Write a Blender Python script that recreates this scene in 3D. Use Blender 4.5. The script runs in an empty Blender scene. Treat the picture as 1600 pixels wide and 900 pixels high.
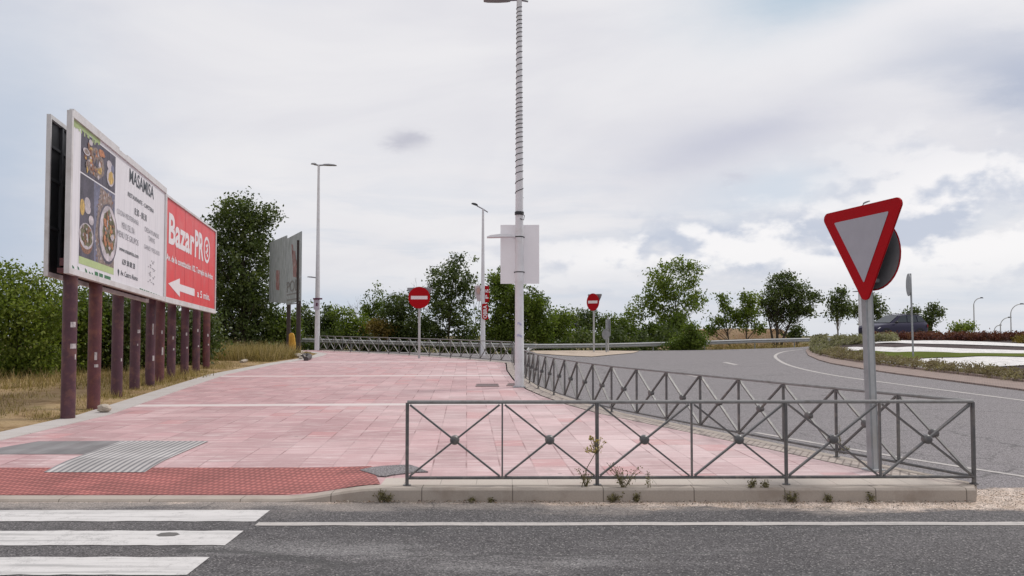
import bpy, math, random
import numpy as np
from mathutils import Vector, Matrix
R = math.radians
random.seed(7)
rng = np.random.default_rng(11)
scn = bpy.context.scene
COL = scn.collection

# ------------------------------------------------------------------ camera
F = 1350.0                      # focal length in photo pixels (photo 1600 wide)
TH = math.atan(53 / F)
CAMZ = 1.8
cd = bpy.data.cameras.new('camera')
cam = bpy.data.objects.new('camera', cd)
COL.objects.link(cam)
cam.location = (0, 0, CAMZ)
cam.rotation_euler = (math.pi / 2 + TH, 0, 0)
cd.sensor_width = 36
cd.lens = 36 * F / 1600
cd.clip_start = 0.05
cd.clip_end = 6000
scn.camera = cam
scn.render.resolution_x, scn.render.resolution_y = 1024, 576

# ------------------------------------------------------------------ node helper
class NT:
    def __init__(s, tree):
        s.t = tree; s.n = tree.nodes; s.l = tree.links
    def node(s, typ, ins=None, **kw):
        n = s.n.new(typ)
        for k, v in kw.items(): setattr(n, k, v)
        for k, v in (ins or {}).items(): s.put(n.inputs[k], v)
        return n
    def put(s, sock, v):
        if isinstance(v, bpy.types.NodeSocket): s.l.new(v, sock)
        elif v is not None:
            if sock.type == 'RGBA' and not isinstance(v, (int, float)) and len(v) == 3: v = (*v, 1)
            sock.default_value = v
    def m(s, op, a, b=None, c=None, clamp=False):
        n = s.node('ShaderNodeMath', operation=op, use_clamp=clamp)
        for i, x in enumerate((a, b, c)):
            if x is not None: s.put(n.inputs[i], x)
        return n.outputs[0]
    def vm(s, op, a, b=None):
        n = s.node('ShaderNodeVectorMath', operation=op)
        s.put(n.inputs[0], a)
        if b is not None: s.put(n.inputs[1], b)
        return n.outputs[0]
    def noise(s, vec, scale, detail=4, rough=0.5, dist=0.0):
        n = s.node('ShaderNodeTexNoise', {'Scale': scale, 'Detail': detail, 'Roughness': rough, 'Distortion': dist})
        if vec is not None: s.put(n.inputs['Vector'], vec)
        return n.outputs['Fac']
    def mix(s, f, a, b, blend='MIX'):
        n = s.node('ShaderNodeMix', data_type='RGBA', blend_type=blend)
        s.put(n.inputs[0], f); s.put(n.inputs[6], a); s.put(n.inputs[7], b)
        return n.outputs[2]
    def ss(s, x, a, b):
        n = s.node('ShaderNodeMapRange', interpolation_type='SMOOTHSTEP')
        for i, v in enumerate((x, a, b, 0.0, 1.0)): s.put(n.inputs[i], v)
        return n.outputs[0]
    def ramp(s, f, stops):
        n = s.node('ShaderNodeValToRGB')
        e = n.color_ramp.elements
        while len(e) < len(stops): e.new(0.5)
        for el, (p, c) in zip(e, stops):
            el.position = p; el.color = (*c, 1)
        s.put(n.inputs[0], f)
        return n.outputs[0]
    def sep(s, v):
        n = s.node('ShaderNodeSeparateXYZ'); s.put(n.inputs[0], v); return n.outputs
    def comb(s, x, y, z):
        n = s.node('ShaderNodeCombineXYZ')
        for i, q in enumerate((x, y, z)): s.put(n.inputs[i], q)
        return n.outputs[0]

# ------------------------------------------------------------------ world
SUN = Vector((0.55, 0.35, 1.05)).normalized()
w = bpy.data.worlds.new('World'); scn.world = w; w.use_nodes = True
t = NT(w.node_tree); t.n.clear()
out = t.node('ShaderNodeOutputWorld'); bg = t.node('ShaderNodeBackground', {'Strength': 0.1})
t.l.new(bg.outputs[0], out.inputs[0])
vec = t.node('ShaderNodeTexCoord').outputs['Generated']
sx, sy, sz = t.sep(vec)
sky = t.node('ShaderNodeTexSky', sky_type='NISHITA', sun_disc=False, sun_elevation=math.asin(SUN.z),
             sun_rotation=math.atan2(SUN.x, SUN.y), air_density=1.0, dust_density=2.0)
t.put(sky.inputs['Vector'], t.comb(sx, sy, t.m('MAXIMUM', t.m('ADD', sz, 0.03), 0.03)))
az0 = t.m('ARCTAN2', sx, sy)
el0 = t.m('ADD', t.m('ARCSINE', sz), 0.014)
fl = t.comb(t.m('MULTIPLY', az0, 1.0), t.m('MULTIPLY', el0, 2.6), 0.0)
na = t.noise(fl, 2.3, 5, 0.55); nb = t.noise(t.vm('ADD', fl, (5.2, 3.1, 1.7)), 2.9, 6, 0.58)
nf = t.noise(t.vm('ADD', fl, (1.2, 9.1, 4.7)), 9.0, 8, 0.62)
az = t.m('ADD', az0, t.m('MULTIPLY_ADD', na, 0.12, -0.06))
az = t.m('ADD', az, t.m('MULTIPLY_ADD', nf, 0.09, -0.045))
el = t.m('ADD', el0, t.m('MULTIPLY_ADD', nb, 0.036, -0.018))
el = t.m('ADD', el, t.m('MULTIPLY_ADD', nf, 0.04, -0.02))
def sky_dir(px, py):
    return math.atan((px - 800) / F), (503 - py) / F + 0.014
def blob(px, py, wx, wy, rot=0.0, a=None, e=None):
    a0, e0 = sky_dir(px, py)
    dx = t.m('SUBTRACT', a or az, a0); dy = t.m('SUBTRACT', e or el, e0)
    c, s_ = math.cos(R(rot)), math.sin(R(rot))
    u = t.m('ADD', t.m('MULTIPLY', dx, c * F / wx), t.m('MULTIPLY', dy, s_ * F / wx))
    v = t.m('ADD', t.m('MULTIPLY', dx, -s_ * F / wy), t.m('MULTIPLY', dy, c * F / wy))
    d = t.m('ADD', t.m('MULTIPLY', u, u), t.m('MULTIPLY', v, v))
    return t.m('POWER', 2.718, t.m('MULTIPLY', d, -1.0))
nbig = t.noise(t.comb(t.m('ADD', az0, t.m('MULTIPLY', el0, 0.9)), t.m('MULTIPLY', t.m('SUBTRACT', el0, t.m('MULTIPLY', az0, 0.18)), 3.2), 0.0), 2.6, 5, 0.52, 0.5)
c = t.mix(t.ss(nbig, 0.28, 0.66), (0.775, 0.765, 0.805), (0.875, 0.86, 0.875))
# thin streaks, finer toward the horizon
st = t.noise(t.comb(t.m('MULTIPLY', az0, 2.0), t.m('MULTIPLY', el0, 13.0), 3.0), 2.6, 7, 0.6, 0.4)
low = t.m('SUBTRACT', 1.0, t.ss(el0, 0.03, 0.26))
c = t.mix(t.m('MULTIPLY', t.ss(st, 0.42, 0.66), t.m('MULTIPLY', low, 0.62)), c, (0.60, 0.66, 0.76))
c = t.mix(t.m('MULTIPLY', t.ss(st, 0.3, 0.46), t.m('MULTIPLY', low, 0.0)), c, (0.8, 0.8, 0.84))
def paint(c, mask, col, amt, clampit=True):
    return t.mix(t.m('MULTIPLY', mask, amt, clamp=True), c, col)
c = paint(c, blob(-60, 360, 170, 330), (0.50, 0.575, 0.70), 0.95)
c = paint(c, blob(330, -12, 110, 34), (0.50, 0.62, 0.79), 0.9)
c = paint(c, blob(1330, 5, 200, 70, 8), (0.47, 0.595, 0.71), 1.0)
c = paint(c, blob(1200, 310, 110, 38, 6), (0.56, 0.66, 0.78), 0.6)
c = paint(c, blob(560, 480, 160, 26), (0.52, 0.61, 0.74), 0.6)
c = paint(c, blob(1450, 72, 240, 36, 12), (0.90, 0.885, 0.90), 1.0)
c = paint(c, blob(1610, 190, 140, 58, -24), (0.50, 0.54, 0.65), 1.05)
c = paint(c, blob(1440, 140, 120, 16, 8), (0.58, 0.61, 0.70), 0.55)
c = paint(c, blob(1140, 235, 150, 34, 14), (0.585, 0.595, 0.69), 0.85)
c = paint(c, blob(634, 226, 30, 14, 0), (0.50, 0.50, 0.58), 0.75)
c = paint(c, blob(1152, 286, 16, 9, 0), (0.56, 0.56, 0.65), 0.5)
# cumulus bank low on the sky : bright tops, blue-grey bases
def cum(e):
    v = t.comb(t.m('MULTIPLY', az0, 1.0), t.m('MULTIPLY', e, 1.65), 0.37)
    return t.noise(v, 8.5, 10, 0.52, 0.1)
cn = cum(el0); cn2 = cum(t.m('ADD', el0, 0.018))
bank = t.m('ADD', t.m('ADD', blob(1540, 320, 200, 90), blob(1130, 385, 320, 46)), t.m('MULTIPLY', blob(1350, 420, 500, 40), 0.5), clamp=True)
body = t.ss(t.m('ADD', cn, t.m('MULTIPLY', bank, 0.20)), 0.51, 0.61)
lit = t.ss(t.m('SUBTRACT', cn, cn2), -0.075, 0.055)
cc = t.mix(lit, (0.56, 0.605, 0.715), (0.98, 0.96, 0.965))
c = t.mix(t.m('MULTIPLY', t.m('MULTIPLY', body, bank), 0.92, clamp=True), c, cc)
hz = t.m('SUBTRACT', 1.0, t.ss(el0, 0.0, 0.10))
c = t.mix(t.m('MULTIPLY', hz, 0.45), c, (0.64, 0.70, 0.79))
up = t.ss(el0, 0.5, 1.2)
c = t.mix(up, c, (0.86, 0.85, 0.88))
c10 = t.mix(1.0, c, (10.0, 10.0, 10.0), 'MULTIPLY')
c10 = t.mix(0.06, c10, sky.outputs[0])
t.l.new(c10, bg.inputs['Color'])

ld = bpy.data.lights.new('sun', 'SUN'); lo = bpy.data.objects.new('sun', ld); COL.objects.link(lo)
ld.energy = 1.9; ld.angle = R(12); ld.color = (1.0, 0.96, 0.9)
lo.rotation_euler = SUN.to_track_quat('Z', 'Y').to_euler()
vs = scn.view_settings
vs.view_transform = 'Standard'; vs.look = 'None'; vs.exposure = 0.0; vs.gamma = 1.0; vs.use_curve_mapping = False
scn.cycles.use_denoising = True
scn.cycles.max_bounces = 6
scn.cycles.transparent_max_bounces = 8

# ------------------------------------------------------------------ pixel <-> world helpers (used only to read real positions off the photo)
def ray(px, py):
    u = (px - 800) / F; v = (450 - py) / F
    return Vector((u, math.cos(TH) - v * math.sin(TH), math.sin(TH) + v * math.cos(TH)))
def at(px, py, D):
    d = ray(px, py); k = D / d.y
    return Vector((d.x * k, D, CAMZ + d.z * k))
def hit(px, py, zf):
    d = ray(px, py)
    k0, k1 = 1.0, 1.0
    while k1 < 400:
        p = d * k1
        if CAMZ + p.z <= zf(p.x, p.y): break
        k0 = k1; k1 *= 1.03
    for _ in range(40):
        km = (k0 + k1) / 2; p = d * km
        if CAMZ + p.z <= zf(p.x, p.y): k1 = km
        else: k0 = km
    p = d * k1
    return Vector((p.x, p.y, zf(p.x, p.y)))
def sst(x, a, b):
    q = min(1, max(0, (x - a) / (b - a))); return q * q * (3 - 2 * q)
def lerpt(tab, q):
    if q <= tab[0][0]: return tab[0][1]
    for (a, va), (b, vb) in zip(tab, tab[1:]):
        if q <= b: return va + (vb - va) * (q - a) / (b - a)
    return tab[-1][1]
def rise(x, y):
    return 0.56 * sst(x, 21, 27) * sst(y, 40, 56) * (1 - sst(y, 64, 69))
def zroad(x, y): return -0.14 + rise(x, y)
def zp(x, y): return -0.118 * sst(-x, 1.42, 2.5) * (1 - sst(y, 9.5, 11.4))
XE = [(10, 16.2), (18, 15.6), (25, 15.35), (33, 15.3), (41, 15.6), (46, 16.3), (50, 17.6), (53, 19.6), (55, 22.6), (56, 27), (56.6, 40)]
def zi(x, y):
    return -0.04 + 0.80 * min(1, max(0, (y - 22) / 26)) * sst(x - lerpt(XE, min(y, 55)), -0.3, 3.5)

# ------------------------------------------------------------------ mesh builder
class MB:
    def __init__(s): s.v = []; s.f = []; s.mi = []
    def add(s, vs_, fs, mi=0):
        b = len(s.v); s.v.extend([tuple(p) for p in vs_])
        for f in fs: s.f.append(tuple(i + b for i in f)); s.mi.append(mi)
    def box(s, c, sz, rot=None, mi=0):
        c = Vector(c); h = Vector(sz) / 2; vs_ = []
        for dx in (-1, 1):
            for dy in (-1, 1):
                for dz in (-1, 1):
                    p = Vector((dx * h.x, dy * h.y, dz * h.z))
                    vs_.append(c + (rot @ p if rot else p))
        s.add(vs_, [(0, 1, 3, 2), (4, 6, 7, 5), (0, 4, 5, 1), (2, 3, 7, 6), (0, 2, 6, 4), (1, 5, 7, 3)], mi)
    def tube(s, pts, r, n=8, mi=0, cap=True):
        pts = [Vector(p) for p in pts]; m = len(pts)
        rs = r if isinstance(r, (list, tuple)) else [r] * m
        vs_ = []; ref = None
        for i, p in enumerate(pts):
            d = (pts[min(i + 1, m - 1)] - pts[max(i - 1, 0)]).normalized()
            if ref is None:
                ref = Vector((0, 0, 1)) if abs(d.z) < 0.9 else Vector((1, 0, 0))
            a = (ref - d * ref.dot(d))
            a = a.normalized() if a.length > 1e-6 else d.orthogonal().normalized()
            ref = a; b = d.cross(a)
            for k in range(n):
                q = 2 * math.pi * k / n
                vs_.append(p + (a * math.cos(q) + b * math.sin(q)) * rs[i])
        fs = [(i * n + k, i * n + (k + 1) % n, (i + 1) * n + (k + 1) % n, (i + 1) * n + k) for i in range(m - 1) for k in range(n)]
        if cap: fs += [tuple(range(n - 1, -1, -1)), tuple((m - 1) * n + k for k in range(n))]
        s.add(vs_, fs, mi)
    def prism(s, outline, thick, mi=0, mi_side=None):      # outline : coplanar 3-D points, extruded by vector thick
        thick = Vector(thick); n = len(outline)
        a = [Vector(p) for p in outline]; b = [p + thick for p in a]
        nrm = sum(((a[i] - a[0]).cross(a[(i + 1) % n] - a[0]) for i in range(n)), Vector())
        flip = nrm.dot(thick) > 0
        fa = tuple(range(n)); fb = tuple(range(2 * n - 1, n - 1, -1))
        if flip: fa, fb = fa[::-1], fb[::-1]
        s.add(a + b, [fa, fb], mi)
        sd = [(i, (i + 1) % n, n + (i + 1) % n, n + i) for i in range(n)]
        if not flip: sd = [f[::-1] for f in sd]
        s.add(a + b, sd, mi if mi_side is None else mi_side)
    def sphere(s, c, r, n=10, m=6, mi=0):
        r = r if isinstance(r, (tuple, list)) else (r, r, r); c = Vector(c)
        vs_ = [c + Vector((0, 0, r[2]))]
        for j in range(1, m):
            ph = math.pi * j / m
            for k in range(n):
                q = 2 * math.pi * k / n
                vs_.append(c + Vector((r[0] * math.sin(ph) * math.cos(q), r[1] * math.sin(ph) * math.sin(q), r[2] * math.cos(ph))))
        vs_.append(c - Vector((0, 0, r[2])))
        fs = [(0, 1 + k, 1 + (k + 1) % n) for k in range(n)]
        for j in range(m - 2):
            a = 1 + j * n; fs += [(a + k, a + n + k, a + n + (k + 1) % n, a + (k + 1) % n) for k in range(n)]
        a = 1 + (m - 2) * n; last = len(vs_) - 1
        fs += [(a + k, last, a + (k + 1) % n) for k in range(n)]
        s.add(vs_, fs, mi)
    def grid(s, rows, mi=0):                               # rows : list of equally long point lists
        n = len(rows[0]); vs_ = [p for r_ in rows for p in r_]
        s.add(vs_, [(i * n + k, i * n + k + 1, (i + 1) * n + k + 1, (i + 1) * n + k) for i in range(len(rows) - 1) for k in range(n - 1)], mi)
    def build(s, name, mats, parent=None, smooth=True, ang=35):
        me = bpy.data.meshes.new(name)
        off = root_loc(parent)
        me.from_pydata([(x - off[0], y - off[1], z - off[2]) for x, y, z in s.v], [], s.f)
        for m_ in (mats if isinstance(mats, (list, tuple)) else [mats]): me.materials.append(m_)
        me.polygons.foreach_set('material_index', s.mi)
        if smooth:
            me.polygons.foreach_set('use_smooth', [True] * len(s.f)); me.update()
            me.set_sharp_from_angle(angle=R(ang))
        me.update()
        o = bpy.data.objects.new(name, me); COL.objects.link(o)
        if parent: o.parent = parent
        return o
def root_loc(p):
    while p is not None and p.parent is not None: p = p.parent
    return tuple(p.location) if p is not None else (0, 0, 0)
def tag(o, label=None, cat=None, group=None, kind=None):
    if label: o['label'] = label
    if cat: o['category'] = cat
    if group: o['group'] = group
    if kind: o['kind'] = kind
    return o
def thing(name, loc, label, cat, group=None):
    o = bpy.data.objects.new(name, None); COL.objects.link(o); o.location = loc
    o.empty_display_size = 0.2
    return tag(o, label, cat, group)
def struct(o, kind='structure'): o['kind'] = kind; return o

# ------------------------------------------------------------------ materials
MATS = {}
def newmat(name):
    m = bpy.data.materials.new(name); m.use_nodes = True
    q = NT(m.node_tree); b = q.n['Principled BSDF']
    return m, q, b
def pos(q): return q.node('ShaderNodeNewGeometry').outputs['Position']
def bump(q, b, h, dist, strength=1.0):
    n = q.node('ShaderNodeBump', {'Strength': strength, 'Distance': dist, 'Height': h})
    q.l.new(n.outputs[0], b.inputs['Normal'])
def plain(name, col, rough=0.6, metal=0.0, var=0.18, scale=6.0, dirt=None, damt=0.5, dscale=2.5, bmp=0.0, coat=0.0, spec=0.5):
    if name in MATS: return MATS[name]
    m, q, b = newmat(name); P = pos(q)
    n1 = q.noise(P, scale, 6, 0.6); n2 = q.noise(P, scale * 7, 3, 0.6)
    f = q.m('MULTIPLY_ADD', q.m('ADD', n1, q.m('MULTIPLY', n2, 0.5)), 1.3333 * 2 * var / 0.7, 1 - 2 * var / 0.7)
    c = q.mix(1.0, col, q.comb(f, f, f), 'MULTIPLY')
    if dirt:
        c = q.mix(q.m('MULTIPLY', q.ss(q.noise(P, dscale, 7, 0.65), 0.48, 0.68), damt), c, dirt)
    q.put(b.inputs['Base Color'], c)
    q.put(b.inputs['Roughness'], q.m('MULTIPLY_ADD', n1, 0.25, rough - 0.12, clamp=True))
    b.inputs['Metallic'].default_value = metal
    b.inputs['Coat Weight'].default_value = coat
    b.inputs['Specular IOR Level'].default_value = spec
    if bmp: bump(q, b, q.noise(P, scale * 9, 4, 0.6), bmp)
    MATS[name] = m; return m

GALV = plain('galvanised_steel', (0.30, 0.315, 0.33), 0.5, 0.35, 0.15, 9, (0.2, 0.2, 0.2), 0.4)
GALV_L = plain('pale_galvanised', (0.42, 0.43, 0.44), 0.5, 0.25, 0.12, 5, (0.3, 0.27, 0.22), 0.4)
RAILP = plain('fence_grey_paint', (0.088, 0.086, 0.088), 0.38, 0.0, 0.25, 14, (0.19, 0.17, 0.155), 0.7, 9, spec=0.7)
RAILT = plain('fence_rail_toplit', (0.215, 0.212, 0.212), 0.45, 0.0, 0.2, 12, (0.13, 0.12, 0.11), 0.6, 7, spec=0.6)  # same fence paint, lightened on the top rail to paint in overhead light
RAILB = plain('fence_brace_paint', (0.105, 0.103, 0.105), 0.50, 0.0, 0.25, 14, (0.20, 0.175, 0.155), 0.7, 9, spec=0.65)
LAMPW = plain('lamp_white_paint', (0.66, 0.66, 0.69), 0.45, 0.0, 0.06, 3, (0.5, 0.48, 0.45), 0.35, 4)
BANW = plain('blank_banner', (0.70, 0.69, 0.72), 0.6, 0.0, 0.04, 1.5)
q_ = NT(BANW.node_tree); tr_ = q_.node('ShaderNodeBsdfTranslucent', {'Color': (0.75, 0.74, 0.78)}); mx_ = q_.node('ShaderNodeMixShader', {0: 0.45})
q_.l.new(q_.n['Principled BSDF'].outputs[0], mx_.inputs[1]); q_.l.new(tr_.outputs[0], mx_.inputs[2]); q_.l.new(mx_.outputs[0], q_.n['Material Output'].inputs[0])
DARKM = plain('dark_metal', (0.03, 0.03, 0.035), 0.55, 0.2, 0.2, 8)
BLACK = plain('black_rubber', (0.012, 0.012, 0.013), 0.7)
RED = plain('sign_red', (0.36, 0.003, 0.008), 0.6, 0, 0.08, 4, spec=0.12)
SIGNW = plain('sign_white', (0.37, 0.37, 0.415), 0.6, 0, 0.05, 5, spec=0.15)
SIGNWW = plain('sign_white_bar', (0.72, 0.66, 0.68), 0.5, 0, 0.05, 5)
SIGNB = plain('sign_back_grey', (0.27, 0.28, 0.30), 0.5, 0.3, 0.12, 4, (0.15, 0.15, 0.15), 0.4)
POST = plain('billboard_post_maroon', (0.072, 0.026, 0.040), 0.5, 0.0, 0.3, 3, (0.19, 0.085, 0.065), 0.55, 4, 0.003)
POSTR = plain('billboard_post_rusty', (0.098, 0.028, 0.034), 0.55, 0.0, 0.3, 3, (0.20, 0.07, 0.045), 0.6, 4, 0.003)
STICK = plain('sticker_paper', (0.45, 0.42, 0.42), 0.7, 0, 0.5, 22)
FRAMEW = plain('frame_white', (0.60, 0.59, 0.595), 0.55, 0, 0.10, 4, (0.36, 0.31, 0.28), 0.4, 1.6)
BRED = plain('billboard_red', (0.66, 0.040, 0.045), 0.42, 0, 0.08, 2, (0.66, 0.12, 0.11), 0.5, 1.6)
INKD = plain('ink_dark', (0.06, 0.07, 0.085), 0.6)
INKG = plain('ink_grey', (0.30, 0.30, 0.33), 0.6)
INKW = plain('ink_white', (0.74, 0.70, 0.72), 0.55, 0, 0.05)
INKGR = plain('ink_green', (0.05, 0.17, 0.08), 0.6, 0, 0.4, 12)
LEAFPR = plain('print_lime', (0.42, 0.52, 0.25), 0.6, 0, 0.1)
SLATE = plain('print_slate', (0.085, 0.078, 0.105), 0.6, 0, 0.6, 3)
SLATEB = plain('print_blue_slate', (0.15, 0.155, 0.225), 0.6, 0, 0.5, 3)
CLOTH = plain('print_burlap', (0.24, 0.19, 0.17), 0.7, 0, 0.7, 14)
DISH = plain('print_dish', (0.47, 0.43, 0.46), 0.6, 0, 0.5, 5)
FOODO = plain('print_orange_food', (0.42, 0.18, 0.09), 0.6, 0, 0.6, 14)
FOODG = plain('print_green_food', (0.13, 0.125, 0.07), 0.6, 0, 0.9, 12)
FOODY = plain('print_yellow_food', (0.50, 0.34, 0.11), 0.6, 0, 0.5, 14)
FOODB = plain('print_brown_food', (0.22, 0.11, 0.07), 0.6, 0, 0.7, 16)
STONE = plain('pale_stone', (0.42, 0.37, 0.31), 0.85, 0, 0.3, 6, bmp=0.01)
YEL = plain('yellow_plastic', (0.55, 0.30, 0.03), 0.5, 0, 0.2, 5, (0.35, 0.2, 0.05), 0.5)
BARK = plain('bark', (0.07, 0.055, 0.042), 0.9, 0, 0.4, 6, bmp=0.02)
BARKP = plain('bark_pale', (0.2, 0.18, 0.16), 0.9, 0, 0.35, 6)
PORTR = plain('portrait_print', (0.5, 0.32, 0.28), 0.6, 0, 0.15, 3)

def board_white():
    m, q, b = newmat('billboard_white_print'); P = pos(q)
    x, y, z = q.sep(P)
    n = q.noise(P, 1.2, 6, 0.6)
    streak = q.noise(q.comb(q.m('MULTIPLY', y, 5.0), 0.0, q.m('MULTIPLY', z, 0.35)), 2.2, 5, 0.6)
    c = q.mix(q.ss(streak, 0.45, 0.75), (0.72, 0.71, 0.745), (0.60, 0.60, 0.64))
    c = q.mix(q.m('MULTIPLY', q.ss(n, 0.5, 0.75), 0.4), c, (0.66, 0.64, 0.66))
    # vertical sheet joints every 1.15 m
    fr = q.m('FRACT', q.m('DIVIDE', y, 1.15))
    c = q.mix(q.m('MULTIPLY', q.m('LESS_THAN', fr, 0.012), 0.35), c, (0.4, 0.4, 0.42))
    q.put(b.inputs['Base Color'], c); b.inputs['Roughness'].default_value = 0.5
    return m
BWHITE = board_white()

def old_board():
    m, q, b = newmat('weathered_zinc_sheet'); P = pos(q); x, y, z = q.sep(P)
    n = q.noise(q.comb(q.m('MULTIPLY', y, 2.4), 0.0, z), 1.3, 8, 0.65, 0.6)
    c = q.ramp(n, [(0.25, (0.13, 0.15, 0.15)), (0.45, (0.27, 0.30, 0.31)), (0.6, (0.36, 0.39, 0.41)), (0.8, (0.50, 0.51, 0.52))])
    n2 = q.noise(P, 0.9, 5, 0.6)
    c = q.mix(q.m('MULTIPLY', q.ss(n2, 0.55, 0.7), 0.35), c, (0.17, 0.21, 0.17))
    q.put(b.inputs['Base Color'], c); b.inputs['Roughness'].default_value = 0.5; b.inputs['Metallic'].default_value = 0.2
    return m
ZINC = old_board()

def asphalt():
    m, q, b = newmat('asphalt'); P = pos(q); x, y, z = q.sep(P)
    big = q.noise(P, 0.28, 5, 0.6); mid = q.noise(P, 2.0, 5, 0.65)
    fine = q.noise(P, 70, 2, 0.7)
    vor = q.node('ShaderNodeTexVoronoi', {'Vector': P, 'Scale': 88.0}).outputs['Color']
    vr = q.sep(vor)[0]
    base = q.mix(q.ss(big, 0.35, 0.68), (0.072, 0.068, 0.071), (0.108, 0.102, 0.105))
    # the polished, paler right road and its tyre tracks
    right = q.m('MULTIPLY', q.ss(y, 9.2, 10.5), 1.0)
    base = q.mix(q.m('MULTIPLY', right, 0.9), base, (0.205, 0.190, 0.198))
    tr = q.noise(q.comb(q.m('MULTIPLY', x, 0.06), y, 0.0), 1.15, 4, 0.6)
    base = q.mix(q.m('MULTIPLY', q.ss(tr, 0.52, 0.72), q.m('SUBTRACT', 0.5, q.m('MULTIPLY', right, 0.4))), base, (0.052, 0.052, 0.055))
    base = q.mix(q.m('MULTIPLY', q.ss(mid, 0.5, 0.8), 0.25), base, (0.2, 0.185, 0.175))
    g = q.m('MULTIPLY_ADD', vr, 1.35, 0.36); g = q.m('MULTIPLY', g, q.m('MULTIPLY_ADD', fine, 0.9, 0.55))
    c = q.mix(1.0, base, q.comb(g, g, g), 'MULTIPLY')
    c = q.mix(q.m('GREATER_THAN', vr, 0.95), c, (0.26, 0.25, 0.245))
    # pale dusty film close to the kerb, with ragged edges
    dn = q.m('ADD', y, q.m('MULTIPLY_ADD', q.noise(q.comb(q.m('MULTIPLY', x, 0.45), y, 0.0), 1.6, 6, 0.65), 1.5, -0.75))
    dust = q.m('MULTIPLY', q.ss(dn, 8.78, 9.25), q.m('LESS_THAN', y, 9.46))
    c = q.mix(q.m('MULTIPLY', dust, q.m('MULTIPLY_ADD', vr, 0.45, 0.30)), c, (0.40, 0.35, 0.315))
    # sand and grit washed against the kerb foot, ragged edge, widening round the kerb's end
    sn = q.noise(q.comb(q.m('MULTIPLY', x, 0.8), q.m('MULTIPLY', y, 1.6), 0.0), 2.2, 8, 0.7)
    ed = q.m('SUBTRACT', 9.40, q.m('MULTIPLY_ADD', q.ss(x, -0.6, 1.5), 0.26, q.m('MULTIPLY', q.ss(x, 1.0, 4.0), 0.12)))
    sand = q.m('MULTIPLY', q.ss(q.m('ADD', y, q.m('MULTIPLY_ADD', sn, 0.9, -0.45)), q.m('SUBTRACT', ed, 0.08), q.m('ADD', ed, 0.12)), q.m('LESS_THAN', y, 9.47))
    dx_ = q.m('SUBTRACT', x, 5.7); dy_ = q.m('MULTIPLY', q.m('SUBTRACT', y, 9.55), 1.6)
    rad_ = q.m('SQRT', q.m('ADD', q.m('MULTIPLY', dx_, dx_), q.m('MULTIPLY', dy_, dy_)))
    corner = q.m('SUBTRACT', 1.0, q.ss(q.m('ADD', rad_, q.m('MULTIPLY_ADD', sn, 1.4, -0.7)), 0.75, 1.15))
    sand = q.m('MAXIMUM', sand, corner)
    scol = q.mix(q.ss(q.noise(P, 5.0, 6, 0.7), 0.35, 0.65), (0.42, 0.33, 0.265), (0.56, 0.47, 0.41))
    scol = q.mix(1.0, scol, q.comb(g, g, g), 'MULTIPLY')
    c = q.mix(q.m('MULTIPLY', sand, 0.9), c, scol)
    # grit polished pale on the near lane
    pn = q.noise(q.comb(q.m('MULTIPLY', x, 0.35), y, 0.0), 0.9, 6, 0.65)
    c = q.mix(q.m('MULTIPLY', q.m('MULTIPLY', q.ss(pn, 0.5, 0.68), q.m('SUBTRACT', 1.0, q.ss(y, 7.2, 8.2))), q.m('MULTIPLY_ADD', vr, 0.5, 0.12)), c, (0.36, 0.35, 0.35))
    # a few cracks
    cr = q.node('ShaderNodeTexVoronoi', {'Vector': q.vm('ADD', P, q.comb(mid, big, 0.0)), 'Scale': 0.22}, feature='DISTANCE_TO_EDGE').outputs['Distance']
    c = q.mix(q.m('MULTIPLY', q.m('LESS_THAN', cr, 0.0035), 0.5), c, (0.05, 0.05, 0.05))
    q.put(b.inputs['Base Color'], c); b.inputs['Roughness'].default_value = 0.82
    b.inputs['Specular IOR Level'].default_value = 0.3
    bump(q, b, vr, 0.006, 0.7)
    return m
ASPH = asphalt()

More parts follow.
